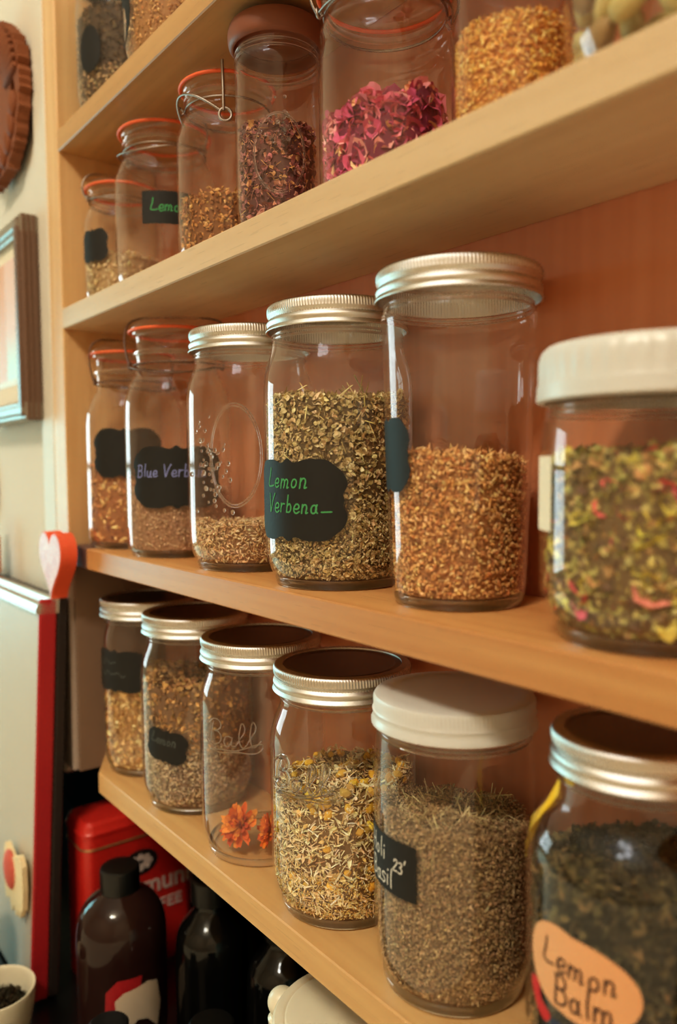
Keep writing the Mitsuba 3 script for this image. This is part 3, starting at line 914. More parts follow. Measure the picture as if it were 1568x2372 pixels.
# ---- jars of the top shelf --------------------------------------------------------------------------------------------------
J['M1'] = mason('dark-topped jar with black oval label, leftmost on the top shelf', -72.2, 5.0, S1, 4.6, 4.2, 4.2, 14.0, 9.6, disc='dark_lid')
jar_label(J['M1'], affinity.translate(affinity.scale(Point(0, 0).buffer(1, 32), 1.25, 2.0), 0, 5.0), -44, lab='black oval label')
J['M2'] = mason('jar full of tan herb with black label, second on the top shelf', -61.2, 5.0, S1, 4.6, 4.2, 4.2, 14.0, 9.8)
jar_label(J['M2'], affinity.translate(affinity.scale(Point(0, 0).buffer(1, 32), 1.7, 2.2), 0, 4.0), -78, lab='black oval label')

# ---------------------------------------------------------------- fillings


def fill(j, zb, zt, layers, core, seed, label, category='dried herb', name='dried_herb', **k):
    d = JARS[J[j]]
    return herb_fill(name, d['cx'], d['cy'], d['z0'], inner(J[j], .16), zb, zt, layers, core, np.random.default_rng(seed), label=label, category=category, **k)


ALL = (0, 1)
tan = [(198, 150, 96), (172, 122, 74), (146, 98, 58), (214, 172, 118), (112, 74, 46)]
fill('J1', .64, 7.9, [('crumb', 2200, (.16, .42), (1, .6, .5), [(196, 136, 84), (168, 106, 64), (126, 76, 50), (210, 160, 104), (96, 58, 48)], (3, 3, 2, 2, 1), .5, .25, ALL)], (120, 74, 48), 1,
     'chunky brown dried root in the leftmost clip-top jar of the third shelf', 'dried root', 'dried_root')
fill('J2', .64, 5.6, [('crumb', 5000, (.05, .15), (1, .5, .5), [(176, 136, 104), (150, 112, 86), (120, 86, 66), (196, 158, 124)], (3, 3, 2, 2), .2, .25, ALL),
                      ('stick', 160, (.3, .9), (1, .05, .05), [(196, 160, 120), (170, 130, 96)], (1, 1), .15, .4, ALL)], (124, 90, 68), 2, 'fine brown cut herb in the Blue Verbain jar')
fill('J3', .64, 3.3, [('crumb', 6500, (.10, .26), (1, .34, .32), [(206, 168, 124), (184, 142, 100), (158, 118, 84), (222, 186, 142), (118, 88, 64)], (3, 3, 2, 2, 1), .3, .35, ALL)], (112, 80, 56), 3,
     'beige chopped dried bark in the nearly empty mason jar of the third shelf', bump=.5)
green = [(176, 154, 108), (152, 132, 90), (126, 106, 70), (194, 172, 126), (94, 78, 54)]
fill('J4', .64, 11.7, [('crumb', 7000, (.05, .16), (1, .6, .4), green, (3, 3, 2, 2, 1), .25, 0, (0, .36)),
                      ('leaf', 11000, (.12, .42), (1, .8, .9), green, (3, 3, 2, 3, 1), .5, .12, (.25, 1)), ('flake', 9000, (.08, .22), (1, .8, .7), green, (3, 3, 2, 2, 1), .3, .1, ALL),
                      ('stick', 240, (.5, 1.5), (1, .03, .03), [(196, 176, 116), (170, 150, 90)], (1, 1), .1, .25, (.5, 1))], (70, 56, 38), 4,
     'dried green leaves and stems in the Lemon Verbena jar', bump=.5)
jt = [(206, 148, 92), (184, 124, 74), (156, 100, 60), (220, 168, 110), (104, 68, 44)]
fill('J5', .64, 7.9, [('crumb', 9500, (.07, .19), (1, .62, .5), jt, (3, 3, 2, 2, .8), .3, .1, ALL), ('leaf', 800, (.2, .5), (1, .5, .9), jt, (3, 3, 2, 2, 1), .2, .75, (.6, 1)),
                      ('stick', 200, (.25, .6), (1, .06, .06), jt[:4], (1, 1, 1, 1), .2, .5, ALL)], (128, 82, 50), 5, 'tan crumbled herb in the tall tapered jar of the third shelf', bump=.5)
ol = [(158, 146, 84), (132, 122, 66), (108, 92, 56), (178, 160, 98), (82, 62, 48), (150, 112, 70)]
fill('J6', .64, 7.9, [('leaf', 4200, (.22, .55), (1, .8, .9), ol, (3, 3, 2, 2, 2, 2), .5, .1, ALL), ('flake', 4600, (.12, .32), (1, .8, .8), ol, (3, 3, 2, 2, 2, 2), .4, .1, ALL),
                      ('petal', 90, (.35, .6), (.8, 1, .8), [(206, 70, 76), (176, 60, 84), (214, 104, 96)], (2, 1, 1), .12, .2, ALL), ('petal', 120, (.3, .6), (.7, 1, .8), [(196, 178, 70), (176, 166, 76)], (1, 1), .12, .2, ALL)],
     (84, 66, 44), 6, 'mixed olive herbs with pink petals in the white-lidded jar of the third shelf', 'herb tea', 'herb_tea', bump=.5)
pale = [(206, 162, 104), (186, 140, 84), (160, 118, 72), (220, 182, 124), (110, 80, 52)]
fill('K1', .64, 8.9, [('flake', 4600, (.16, .42), (1, .8, .7), pale, (3, 3, 2, 2, 1), .4, .1, ALL), ('crumb', 900, (.15, .35), (1, .7, .5), pale, (3, 3, 2, 2, 1), .4, .1, ALL)], (130, 94, 58), 7,
     'pale tan dried herb in the leftmost jar of the lowest shelf')
gb = [(160, 136, 106), (134, 110, 84), (108, 86, 66), (182, 158, 126), (76, 58, 46)]
fill('K2', .64, 10.6, [('crumb', 7000, (.08, .22), (1, .62, .5), gb, (3, 3, 2, 2, 1), .3, 0, (0, .5)), ('flake', 3600, (.14, .36), (1, .7, .8), [(158, 116, 70), (130, 92, 58), (98, 70, 46), (186, 138, 84)], (3, 3, 2, 1), .4, .2, (.4, 1)),
                      ('stick', 160, (.3, .8), (1, .06, .06), [(196, 150, 92), (170, 124, 76)], (1, 1), .2, .1, (.3, .8))], (92, 68, 50), 8, 'grey-brown coarse herb in the second jar of the lowest shelf')
fill('K4', .64, 8.2, [('stick', 7000, (.12, .34), (1, .16, .07), [(220, 194, 146), (204, 172, 120), (178, 140, 92), (232, 212, 170)], (3, 3, 2, 2), .35, .15, ALL),
                     ('flake', 1800, (.08, .24), (1, .5, .7), [(214, 184, 132), (190, 148, 88), (160, 120, 70)], (2, 2, 1), .35, .1, ALL),
                     ('crumb', 3600, (.04, .1), (1, .8, .7), [(190, 150, 80), (166, 128, 66), (200, 168, 98)], (1, 1, 1), .2, 0, (0, .4)),
                     ('ball', 230, (.2, .36), (1, 1, .85), [(206, 150, 48), (190, 134, 44), (176, 130, 60)], (2, 2, 1), .15, .35, (.15, 1)),
                     ('petal', 700, (.12, .3), (.5, 1, .8), [(230, 206, 156), (214, 186, 128)], (1, 1), .3, .3, ALL)], (96, 70, 42), 9,
     'dried chamomile flowers with yellow heads in the embossed jar', 'chamomile', 'dried_chamomile', bump=.9, slope=(.05, .12))
hb = [(154, 124, 88), (132, 104, 73), (108, 83, 59), (172, 141, 102), (78, 60, 44)]
fill('K5', .64, 9.4, [('chip', 30000, (.05, .13), (1, .7, .6), hb, (3, 3, 2, 2, 1), .22, .18, ALL), ('crumb', 5000, (.04, .1), (1, .5, .5), hb, (3, 3, 2, 2, 1), .15, .2, ALL),
                     ('stick', 420, (.25, .9), (1, .035, .035), [(186, 164, 116), (164, 142, 96)], (1, 1), .1, .6, ALL)], (88, 68, 48), 10, 'finely crumbled grey-green herb in the Holi Basil jar', bump=.8, slope=(.03, -.12))
dk = [(72, 62, 38), (55, 49, 31), (39, 36, 25), (94, 75, 46), (28, 27, 20)]
fill('K6', .64, 10.5, [('leaf', 6500, (.18, .5), (1, .8, 1), dk, (3, 3, 3, 1, 2), .6, .12, ALL), ('flake', 6500, (.12, .36), (1, .8, .9), dk, (3, 3, 3, 1, 2), .5, .1, ALL)], (22, 21, 15), 11,
     'dark green dried leaves in the Lemon Balm jar', 'dried leaves', 'dried_leaves', bump=.6)
fill('L1', .64, 4.4, [('crumb', 1500, (.1, .25), (1, .7, .5), [(196, 168, 120), (170, 140, 98), (140, 110, 76), (210, 184, 138)], (1, 1, 1, 1), .3, .2, ALL)], (130, 102, 70), 12, 'pale dried herb in the small leftmost jar of the second shelf')
fill('L3', .64, 4.7, [('crumb', 1700, (.12, .24), (1, .62, .55), [(168, 114, 64), (140, 90, 50), (112, 70, 40), (190, 140, 84)], (3, 3, 2, 1), .25, .3, ALL)], (96, 60, 36), 13,
     'coarse brown seeds in the clip-top jar with the open bail', 'seeds', 'seeds')
pb = [(130, 76, 74), (106, 62, 62), (84, 52, 48), (156, 100, 84), (168, 116, 72)]
fill('L4', .64, 7.3, [('flake', 3400, (.12, .32), (1, .7, .9), pb, (3, 3, 2, 2, 1), .35, .3, ALL), ('stick', 260, (.2, .5), (1, .08, .08), [(166, 116, 76), (124, 78, 66)], (1, 1), .2, .3, ALL)], (72, 44, 42), 14,
     'purple-brown dried flower bits in the narrow brown-lidded jar')
rp = [(206, 96, 118), (182, 72, 100), (158, 56, 88), (224, 130, 130), (226, 158, 110), (120, 44, 70)]
fill('L5', .64, 4.7, [('petal', 2600, (.26, .58), (.85, 1, .9), rp, (3, 3, 3, 2, 1.2, 1), .7, .3, ALL)], (84, 30, 48), 15, 'dried pink rose petals in the wide clip-top jar', 'rose petals', 'rose_petals', bump=1.3, slope=(.09, .12))
fill('L6', .64, 5.6, [('crumb', 6000, (.07, .17), (1, .5, .45), [(222, 156, 78), (200, 132, 62), (168, 100, 50), (232, 178, 104)], (3, 3, 1.5, 2), .2, .2, ALL)], (150, 92, 46), 16, 'orange-tan seeds in the jar beside the rose petals', 'seeds', 'seeds')
dkb = [(66, 52, 38), (48, 38, 30), (84, 66, 46)]
fill('M1', .64, 9.0, [('crumb', 1300, (.1, .24), (1, .6, .5), [(150, 120, 84), (120, 94, 66), (170, 140, 100)], (1, 1, 1), .3, 0, (0, .36)),
                     ('flake', 2600, (.14, .32), (1, .7, .7), dkb, (1, 1, 1), .4, .15, (.33, 1))], (56, 44, 34), 17, 'dark brown herb with a paler layer at the bottom in the leftmost jar of the top shelf')
fill('M2', .64, 9.0, [('crumb', 3600, (.09, .2), (1, .6, .5), [(186, 138, 86), (160, 112, 68), (132, 90, 54), (204, 160, 106)], (3, 3, 2, 1), .25, .1, ALL)], (120, 82, 50), 18, 'tan dried herb filling the second jar of the top shelf')


# pods in the right-hand jar of the second shelf: each one a thing
def pod_mesh(c, d, L, R, seed):
    rng = np.random.default_rng(seed)
    t = np.linspace(-1, 1, 13)
    prof = np.stack([R * np.sqrt(np.clip(1 - np.abs(t) ** 2.2, 0, 1)) + .004, L * t], 1)
    m = lathe(prof, 0, 0, 0, 24, mod=lambda a, z: .07 * R * np.cos(3 * a) + .03 * R * np.cos(9 * a))
    z = np.asarray(d, float) / np.linalg.norm(d)
    x = np.cross(z, [.3, .5, .8]); x /= np.linalg.norm(x)
    M = np.eye(4); M[:3, :3] = np.stack([x, np.cross(z, x), z], 1); M[:3, 3] = c
    m.apply_transform(M)
    return m


plain('pod_a', (196, 176, 112), .6)
plain('pod_b', (176, 154, 92), .6)
plain('pod_c', (150, 118, 70), .6)
d7 = JARS[J['L7']]
rng = np.random.default_rng(70)
spots = []
tries = 0
while len(spots) < 44 and tries < 40000:
    tries += 1
    a = rng.uniform(-PI, .3); rr = 4.25 * rng.choice([1, 1, 1, .55])
    c = np.array([d7['cx'] + rr * .92 * math.cos(a), d7['cy'] + rr * .92 * math.sin(a), S2 + rng.uniform(1.0, 5.2)])
    d = rng.normal(size=3); d[2] *= .8
    rad_dir = np.array([math.cos(a), math.sin(a), 0]); d -= rad_dir * (d @ rad_dir) * .95
    if all(np.linalg.norm((c - s[0]) * [1, 1, 1.0]) > 1.02 for s in spots):
        spots.append((c, d))
for i, (c, d) in enumerate(spots):
    single('dried_pod', pod_mesh(c, d, .86, .5, i), ('pod_a', 'pod_b', 'pod_c')[i % 3], 'plump pale green dried pod inside the jar at the right end of the second shelf', 'pod', 30, group='pods in the right-hand jar')


# two dried orange flowers in the third jar of the lowest shelf
def marigold(c, R, tilt, seed):
    rng = np.random.default_rng(seed)
    vs, fs, cs, k = [], [], [], 0
    tm, f = TM['petal']
    for ring, (n, rad, el) in enumerate(((18, 1.0, .15), (17, .82, .45), (14, .6, .8), (10, .36, 1.15), (6, .15, 1.4))):
        for q in range(n):
            a = 2 * PI * (q + .5 * (ring % 2)) / n + rng.normal(0, .12)
            v = tm + rng.normal(size=tm.shape) * .12
            v = v * np.array([.16, .36, .14]) * R * rng.uniform(.75, 1.15)
            e = el + rng.normal(0, .2)
            y = v[:, 1] + rad * R * .62
            p = np.stack([v[:, 0], y * math.cos(e) - v[:, 2] * math.sin(e), y * math.sin(e) * .8 + v[:, 2] * math.cos(e)], 1)
            p = p @ np.array([[math.cos(a), math.sin(a), 0], [-math.sin(a), math.cos(a), 0], [0, 0, 1]])
            col = lin(*[(232, 112, 32), (214, 84, 24), (240, 140, 48), (190, 62, 26)][rng.integers(4)]) * rng.uniform(.8, 1.15)
            vs.append(p); fs.append(f + k); cs.append(np.tile(np.clip(col, 0, 1), (len(p), 1))); k += len(p)
    m = mesh_of(np.vstack(vs), np.vstack(fs))
    M = trimesh.transformations.euler_matrix(*tilt)
    m.apply_transform(M); m.apply_translation(c)
    return m, np.vstack(cs)


d3 = JARS[J['K3']]
b3 = d3['a0']
for i, (ang, rr, zz, R, tilt, lab) in enumerate(((-.85, 2.3, 1.95, 1.6, (1.1, .2, .2), 'dried orange flower leaning on the glass, left of the two in the embossed jar'),
                                                 (.25, 2.0, 2.4, 1.3, (.9, -.7, .4), 'dried red-orange flower behind the other one in the embossed jar'))):
    m, c = marigold((d3['cx'] + rr * math.cos(b3 + ang), d3['cy'] + rr * math.sin(b3 + ang), S4 + zz), R, tilt, 50 + i)
    lo = m.vertices[:, 2].min(); m.apply_translation((0, 0, S4 + .64 - lo))
    rad = np.hypot(m.vertices[:, 0] - d3['cx'], m.vertices[:, 1] - d3['cy']); s = np.minimum(1, 3.85 / rad)
    v = m.vertices.copy(); v[:, 0] = d3['cx'] + (v[:, 0] - d3['cx']) * s; v[:, 1] = d3['cy'] + (v[:, 1] - d3['cy']) * s; m.vertices = v
    single('dried_marigold', m, 'herb', lab, 'flower', False, c)

# ---------------------------------------------------------------- on the worktop
# red tin
tin = thing('coffee_tin', 'red metal tin with rounded lid standing under the lowest shelf', 'tin')
TX0, TX1, TY0, TY1 = -82.0, -76.3, .3, 12.3


def rounded_rect(x0, x1, y0, y1, r):
    return sbox(x0 + r, y0 + r, x1 - r, y1 - r).buffer(r, 8)


def slab(levels, n=None):
    """stack of (polygon, z) outlines with equal point counts, closed at both ends"""
    rings = []
    for p, z in levels:
        c = np.array(p.exterior.coords)[:-1]
        rings.append(np.c_[c, np.full(len(c), z)])
    n = len(rings[0]); v = np.vstack(rings); f = []
    i = np.arange(n); j = (i + 1) % n
    for q in range(len(rings) - 1):
        b, t = q * n, (q + 1) * n
        f += [np.stack([b + i, t + i, t + j], 1), np.stack([b + i, t + j, b + j], 1)]
    v = np.vstack([v, rings[0].mean(0), rings[-1].mean(0)])
    f += [np.stack([i, j, np.full(n, len(v) - 2)], 1), np.stack([(len(rings) - 1) * n + j, (len(rings) - 1) * n + i, np.full(n, len(v) - 1)], 1)]
    m = mesh_of(v, np.vstack(f)); m.fix_normals()
    return m


zt = -28.2
part(tin, 'body', slab([(rounded_rect(TX0, TX1, TY0, TY1, 1.2), z) for z in (COUNTER, COUNTER + .2, zt - 2.6)]), 'tin_red', 30)
part(tin, 'seam', slab([(rounded_rect(TX0 - d, TX1 + d, TY0 - d, TY1 + d, 1.2 + d), z) for d, z in ((.02, zt - 2.75), (.12, zt - 2.68), (.12, zt - 2.58), (.02, zt - 2.5))]), 'tin_gold', 30, label='pale metal rim')
part(tin, 'lid', slab([(rounded_rect(TX0 - d, TX1 + d, TY0 - d, TY1 + d, 1.2 + max(d, -.8)), z) for d, z in ((.05, zt - 2.5), (.06, zt - 1.4), (.16, zt - 1.3), (.17, zt - 1.0), (.02, zt - .85), (-.15, zt - .3), (-.5, zt), (-.8, zt + .02))]), 'tin_red', 30, label='rounded red lid')


def tin_text(txt, h, y, z, m, bold=True, rot=0, depth=.05):
    t = meshkit.text_mesh(txt, h, depth, bold)
    v = t.vertices
    c, s = math.cos(rot), math.sin(rot)
    v = np.stack([np.full(len(v), TX1 + .02) + v[:, 2], y + c * v[:, 0] - s * v[:, 1], z + s * v[:, 0] + c * v[:, 1]], 1)
    return mesh_of(v, t.faces)


part(tin, 'lettering', tin_text('Community', 1.75, 1.0, -37.2, None), 'tin_print', label='large pale lettering')
part(tin, 'lettering', tin_text('COFFEE', 1.1, 5.0, -39.3, None), 'tin_print', label='word COFFEE in pale letters')
el = affinity.scale(Point(0, 0).buffer(1, 24), 1.9, 1.35)


def on_side(poly, y, z, off, d=.04):
    m = extrude(poly, d); v = m.vertices
    q = mesh_of(np.stack([TX1 + off + v[:, 1], y + v[:, 0], z + v[:, 2]], 1), m.faces); q.fix_normals()
    return q


part(tin, 'emblem', on_side(el, 6.2, -33.6, .01), 'tin_black', label='dark oval emblem')
lobes = unary_union([Point(1.0 * math.cos(t), .6 * math.sin(t)).buffer(.34, 8) for t in np.linspace(0, 2 * PI, 9)[:-1]] + [affinity.scale(Point(0, 0).buffer(1, 16), 1.0, .6)])
part(tin, 'emblem', on_side(lobes.difference(affinity.scale(Point(0, .05).buffer(1, 16), .4, .2)), 6.2, -33.6, .06), 'tin_print', label='pale shape in the emblem')

# brown bottle with black cap before the tin
bot = thing('syrup_bottle', 'brown glass bottle with black cap and pale torn label in front of the red tin', 'bottle')
BX, BY = -68.6, .9
pb_ = chaikin([(0, .2), (3.0, .1), (3.6, .0), (3.95, .4), (4.05, 1.2), (4.05, 7.5), (4.15, 9.6), (3.9, 11.4), (3.1, 12.8), (2.0, 13.6), (1.5, 13.9), (1.45, 14.6)], 3)
part(bot, 'body', lathe(pb_, BX, BY, COUNTER, 96), 'bottle_brown', True)
part(bot, 'cap', lathe([(0, 16.0), (1.5, 16.0), (1.72, 15.85), (1.78, 15.6), (1.78, 13.8), (1.7, 13.7), (0, 13.7)], BX, BY, COUNTER, 120, mod=lambda a, z: .02 * np.sin(40 * a) * ((z > 13.9) & (z < 15.7))), 'bottle_cap', 35, label='black screw cap')
bf = prof_fun(pb_)
ba = cam_angle(BX, BY)
tp = Polygon([(-1.4, 3.2), (-1.6, 5.6), (-.9, 6.2), (1.2, 6.6), (2.2, 6.2), (2.6, 4.0), (2.2, 2.2), (1.2, 3.4), (.2, 3.7), (-.6, 3.0)]).buffer(.12)
part(bot, 'label', wrap(tp, BX, BY, COUNTER, ba + .25, bf, .04), 'tape_white', True, label='pale torn paper label')
part(bot, 'label', wrap(Polygon([(-2.5, 1.5), (-2.2, 6.4), (-1.2, 7.4), (.8, 7.4), (.6, 6.2), (-1.4, 5.9), (-1.4, 2.0)]).buffer(.1), BX, BY, COUNTER, ba + .2, bf, .02), 'red_edge', True, label='red label')

# dark glossy bottles further back
for i, (x, y, r, h, lab) in enumerate(((-62.5, 7.0, 3.3, 15.5, 'black glossy bottle right behind the brown bottle'), (-60.5, -3.6, 2.9, 7.5, 'low black glossy jar in front, beside the white cup'),
                                       (-54.8, 10.0, 3.4, 14.5, 'black glossy bottle at the back under the lowest shelf'), (-53.5, 2.0, 3.2, 9.0, 'black glossy jar before the white pot'),
                                       (-47.5, 9.8, 3.0, 13.0, 'black glossy bottle behind the white pot'))):
    k = thing('black_bottle', lab, 'bottle')
    part(k, 'body', lathe(chaikin([(0, 0), (r - .4, 0), (r, .4), (r, h * .3), (r, h * .6), (r * .92, h * .7), (r * .5, h * .8), (r * .45, h * .84), (r * .45, h * .9)], 3), x, y, COUNTER, 64), 'bottle_black', True)
    part(k, 'cap', lathe([(0, h), (r * .5, h), (r * .56, h - .15), (r * .56, h * .86), (0, h * .86)], x, y, COUNTER, 48), 'bottle_cap', 30)

# white pot with knob
pot = thing('white_pot', 'white enamel pot with flat rimmed lid and round side knob under the lowest shelf', 'pot')
PX, PY, PR, PZ = -38.6, 4.6, 5.4, -28.4
part(pot, 'body', lathe(chaikin([(0, 0), (4.6, 0), (5.0, .4), (5.3, 4), (5.3, PZ - COUNTER - .7)], 2), PX, PY, COUNTER, 96), 'enamel_white', True)
part(pot, 'lid', lathe([(0, .42), (PR - .95, .40), (PR - .8, .30), (PR - .62, .36), (PR - .15, .32), (PR, .12), (PR + .02, -.2), (PR - .08, -.6), (PR - .3, -.7), (0, -.6)], PX, PY, PZ, 120), 'enamel_white', 35, label='flat white lid with a groove inside its rim')
ka = math.radians(198)
kc = np.array([PX + 6.1 * math.cos(ka), PY + 6.1 * math.sin(ka), PZ - 1.2])
kb = trimesh.creation.icosphere(3, 1.0); kb.apply_translation(kc)
part(pot, 'knob', kb, 'enamel_white', True, label='round white knob')
part(pot, 'knob_collar', lathe([(.5, -1.9), (.95, -1.5), (1.0, -1.1), (.8, -.9), (.5, -.9)], kc[0], kc[1], kc[2], 32, closed=True), 'enamel_white', 30)

# white cup with dark leaves
cup = thing('white_cup', 'white cup with dark leaves inside at the lower left corner', 'cup')
CX, CY = -73.6, -9.0
part(cup, 'body', lathe(chaikin([(0, .3), (1.6, .3), (1.8, 0), (2.0, .1), (2.8, 1.6), (3.3, 4.0), (3.45, 5.6), (3.35, 5.75), (3.15, 5.6), (3.0, 4.0), (2.5, 1.8), (0, .9)], 2), CX, CY, COUNTER, 80), 'enamel_white', True)
# ---------------------------------------------------------------- on and at the left wall


def rotz(m, deg, about):
    m.apply_transform(trimesh.transformations.rotation_matrix(math.radians(deg), [0, 0, 1], about)); return m


def tilt(m, deg, about):
    m.apply_transform(trimesh.transformations.rotation_matrix(math.radians(deg), [1, 0, 0], about)); return m


# picture frame: right edge at FX
fr = thing('picture_frame', 'dark brown picture frame with a pale print hanging left of the shelves', 'picture frame')
FX, FZ0, FZ1, FW = -83.6, 12.5, 33.3, 18.0
FD = 2.1


def fpart(nm, m, b, lab=None):
    part(fr, nm, m, b, 30, label=lab)


for z0_, z1_, nm in ((FZ1 - 2.0, FZ1, 'frame_rail'), (FZ0, FZ0 + 2.0, 'frame_rail')):
    fpart(nm, cat(bx(FX - FW, FX, -FD + .3, 0, z0_, z1_, .2), bx(FX - FW + .4, FX - .4, -FD, -FD + .6, z0_ + .5, z1_ - .5, .2)), 'frame_grey')
for x0_, x1_ in ((FX - 2.0, FX), (FX - FW, FX - FW + 2.0)):
    fpart('frame_stile', cat(bx(x0_, x1_, -FD + .3, 0, FZ0, FZ1, .2), bx(x0_ + .4, x1_ - .4, -FD, -FD + .6, FZ0 + .4, FZ1 - .4, .2),
                             *[bx(x1_ - .05, x1_ + .12, -FD + .45 + q, -FD + .75 + q, FZ0 + .1, FZ1 - .1, .06) for q in (0, .5, 1.0)]), 'frame_brown')
fpart('mat_board', bx(FX - FW + 1.8, FX - 1.8, -1.1, -.8, FZ0 + 1.8, FZ1 - 1.8), 'mat_board', 'pale mat board')
fpart('print', bx(FX - FW + 4, FX - 3.4, -1.16, -1.08, FZ0 + 4, FZ1 - 3.4), 'print', 'pink and pale green print')

# whiteboard leaning on the wall
wb = thing('framed_board', 'pale grey framed board with silver top moulding and red edge leaning on the wall', 'board')
WX, WT, WB_ = -77.0, -5.0, COUNTER + .35
WL = 46.0
piv = (0, -.2, WT)


def wpart(nm, m, b, lab=None, sm=30):
    part(wb, nm, tilt(m, -3.0, piv), b, sm, label=lab)


wpart('panel', bx(WX - WL, WX - .4, -2.9, -1.2, WB_, WT - .8), 'board_grey', 'pale writing panel')
wpart('edge', bx(WX - .4, WX, -3.0, -1.3, WB_, WT - .2, .15), 'red_edge', 'red edge')
wpart('backing', bx(WX - WL, WX + .02, -1.2, -.3, WB_, WT - .2, .1), 'black_edge', 'black backing')
a = np.linspace(0, PI, 14)
mo = [(-3.3, WT - 1.6), (-3.35, WT - 1.1)] + [(-2.7 - .6 * math.cos(t), WT - 1.0 + .45 * math.sin(t)) for t in a[2:]] + [(-2.0, WT - .7)] + [(-1.4 - .5 * math.cos(t), WT - .6 + .5 * math.sin(t)) for t in a] + [(-.6, WT - .9), (-.6, WT - 1.6)]
mm = extrude(Polygon(mo).buffer(0), WL)      # drawn in (x, z), extruded along y: turn so that it runs along x
v = mm.vertices
mm = mesh_of(np.stack([WX - WL + v[:, 1], v[:, 0], v[:, 2]], 1), mm.faces); mm.fix_normals()
wpart('moulding', mm, 'silver_mould', 'silver top moulding')

# heart standing on the board
hp = []
for t in np.linspace(0, 2 * PI, 80, endpoint=False):
    hp.append((16 * math.sin(t) ** 3 / 16 * 3.0, (13 * math.cos(t) - 5 * math.cos(2 * t) - 2 * math.cos(3 * t) - math.cos(4 * t)) / 17 * 3.6))
hs = Polygon(hp).buffer(.15)
zmin = hs.bounds[1]
ht = thing('heart_ornament', 'pink glittery heart with red edge standing on the framed board', 'ornament')
m = extrude(hs, 1.5); m.apply_translation((-76.0, -2.2, WT - zmin + .02)); part(ht, 'body', m, 'heart_red', label='red foam side')
m = extrude(hs.buffer(-.12), .12); m.apply_translation((-76.0, -2.3, WT - zmin + .02)); part(ht, 'face', m, 'heart_pink', label='pink glitter face')

# carved medallion high on the wall
cm = thing('carved_medallion', 'brown carved wooden medallion with pierced holes high on the wall', 'wall ornament')
rng = np.random.default_rng(33)
ang = np.linspace(0, 2 * PI, 120, endpoint=False)
ro = 1 + .10 * (meshkit.noise(np.stack([3.2 * np.cos(ang), 3.2 * np.sin(ang), 0 * ang], 1) + 9) - .5) + .035 * rng.normal(size=120)
MX, MZ, MRX, MRZ = -91.7, 46.6, 7.7, 7.9
outl = Polygon(np.stack([MX + MRX * ro * np.cos(ang), MZ + MRZ * ro * np.sin(ang)], 1)).buffer(0)
holes = [affinity.scale(Point(MX + 5.6 * math.cos(t), MZ + 5.6 * math.sin(t)).buffer(1, 10), .8, .95) for t in (-.75, -.4, -.05, .3, 2.7, 3.05, 3.4)]
m = extrude(outl.difference(unary_union(holes)), 1.2); m.apply_translation((0, -1.4, 0)); part(cm, 'disc', m, 'carved_wood')
m = extrude(affinity.scale(outl, .95, .95), .4); m.apply_translation((0, -.4, 0)); part(cm, 'backing', m, 'carved_dark', label='dark back seen through the holes')
for q in range(20):
    t = .2 + q * (PI - .4) / 19
    p = [(MX + MRX * s * math.cos(t), -1.5, MZ + MRZ * s * math.sin(t)) for s in (.45, .7, .96)]
    part(cm, 'ray', tube(p, (.25, .55, .45), 6), 'carved_wood', True)
for q in range(9):
    t = PI + .3 + q * (PI - .6) / 8
    b = trimesh.creation.icosphere(2, 1.0); b.apply_scale((1.0, .45, 1.3)); b.apply_translation((MX + MRX * .78 * math.cos(t), -1.5, MZ + MRZ * .78 * math.sin(t)))
    part(cm, 'boss', b, 'carved_wood', True)

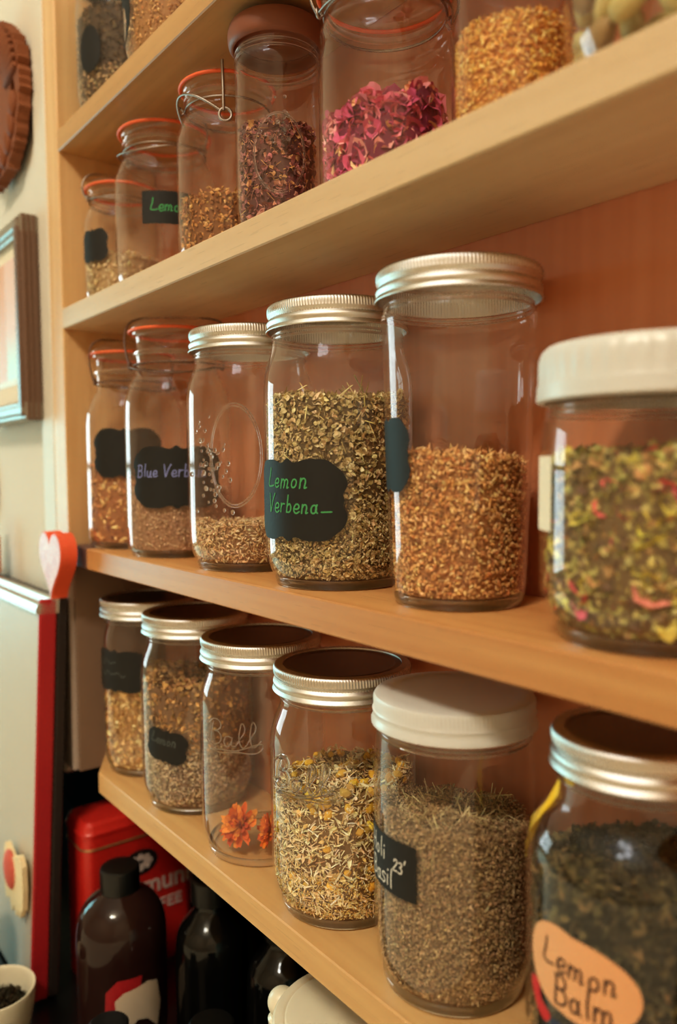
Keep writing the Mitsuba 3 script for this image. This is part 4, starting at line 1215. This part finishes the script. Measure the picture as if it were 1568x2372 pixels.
# white ragged ornament hanging before the board
og = thing('ragged_ornament', 'white ragged-edged ornament with pink spot before the framed board at the left edge', 'ornament')
rag = Polygon([(0, 0), (2.4, 1.0), (3.2, 0.3), (3.3, -2.0), (2.9, -4.6), (2.5, -3.8), (2.1, -5.4), (1.5, -4.2), (.9, -5.6), (.3, -4.4), (-.6, -5.6), (-1.4, -4.2), (-2.6, -5.0), (-3.2, -1.5), (-2.2, .8)])
OX, OZ = -81.0, -31.4
m = extrude(rag.buffer(-.2).buffer(.35, 8), .5); m.apply_translation((OX, -5.3, OZ)); part(og, 'body', m, 'cloth_white')
b = trimesh.creation.icosphere(3, 1.0); b.apply_scale((1.6, .5, 2.0)); b.apply_translation((OX - .8, -5.3, OZ - 1.4)); part(og, 'spot', b, 'cloth_pink', True, label='pink spot')

k = thing('black_pot', 'black pot in front of the framed board behind the white cup', 'pot')
part(k, 'body', lathe(chaikin([(0, 0), (3.4, 0), (4.2, .5), (4.5, 3), (4.4, 7.5), (4.1, 9.0)], 2), -82.6, -11, COUNTER, 64), 'bottle_black', True)
part(k, 'lid', lathe(chaikin([(4.25, 8.9), (4.3, 9.2), (3.6, 10.0), (1.2, 10.7), (0, 10.8)], 2), -82.6, -11, COUNTER, 64), 'bottle_black', True)
m = extrude(affinity.scale(Point(-106.5, 5.2).buffer(1, 24), 3.2, 4.6), .5); m.apply_translation((0, -.05, 0))
single('wall_plate', m, 'plate_blue', 'pale blue rounded plaque on the wall at the left edge of the picture', 'plaque')
single('wooden_figure', cat(bx(-100.6, -98.0, -1.9, -.9, -4.95, -.2, .3), bx(-100.2, -98.4, -1.8, -1.0, -.3, 1.6, .3)), 'orange_wood', 'small orange-brown wooden figure standing on the framed board at the left edge', 'figurine')

# dark leaves in the cup
rng = np.random.default_rng(91)
n = 420
rr = 2.3 * np.sqrt(rng.random(n)); aa = rng.uniform(-PI, PI, n)
pos = np.stack([CX + rr * np.cos(aa), CY + rr * np.sin(aa), COUNTER + 4.1 + .5 * rng.random(n)], 1)
v, f, c = pieces('leaf', pos, (.2, .5), (1, .7, 1), [(34, 30, 22), (48, 40, 28), (26, 24, 20)], (1, 1, 1), rng)
cd = lathe([(0, 1.3), (1.9, 2.0), (2.5, 4.1), (0, 4.3)], CX, CY, COUNTER, 40)
single('tea_leaves', cat(cd, mesh_of(v, f)), 'herb', 'dark tea leaves filling the white cup', 'tea leaves', False, np.vstack([np.tile(lin(28, 24, 20), (len(cd.vertices), 1)), c]), 'stuff')
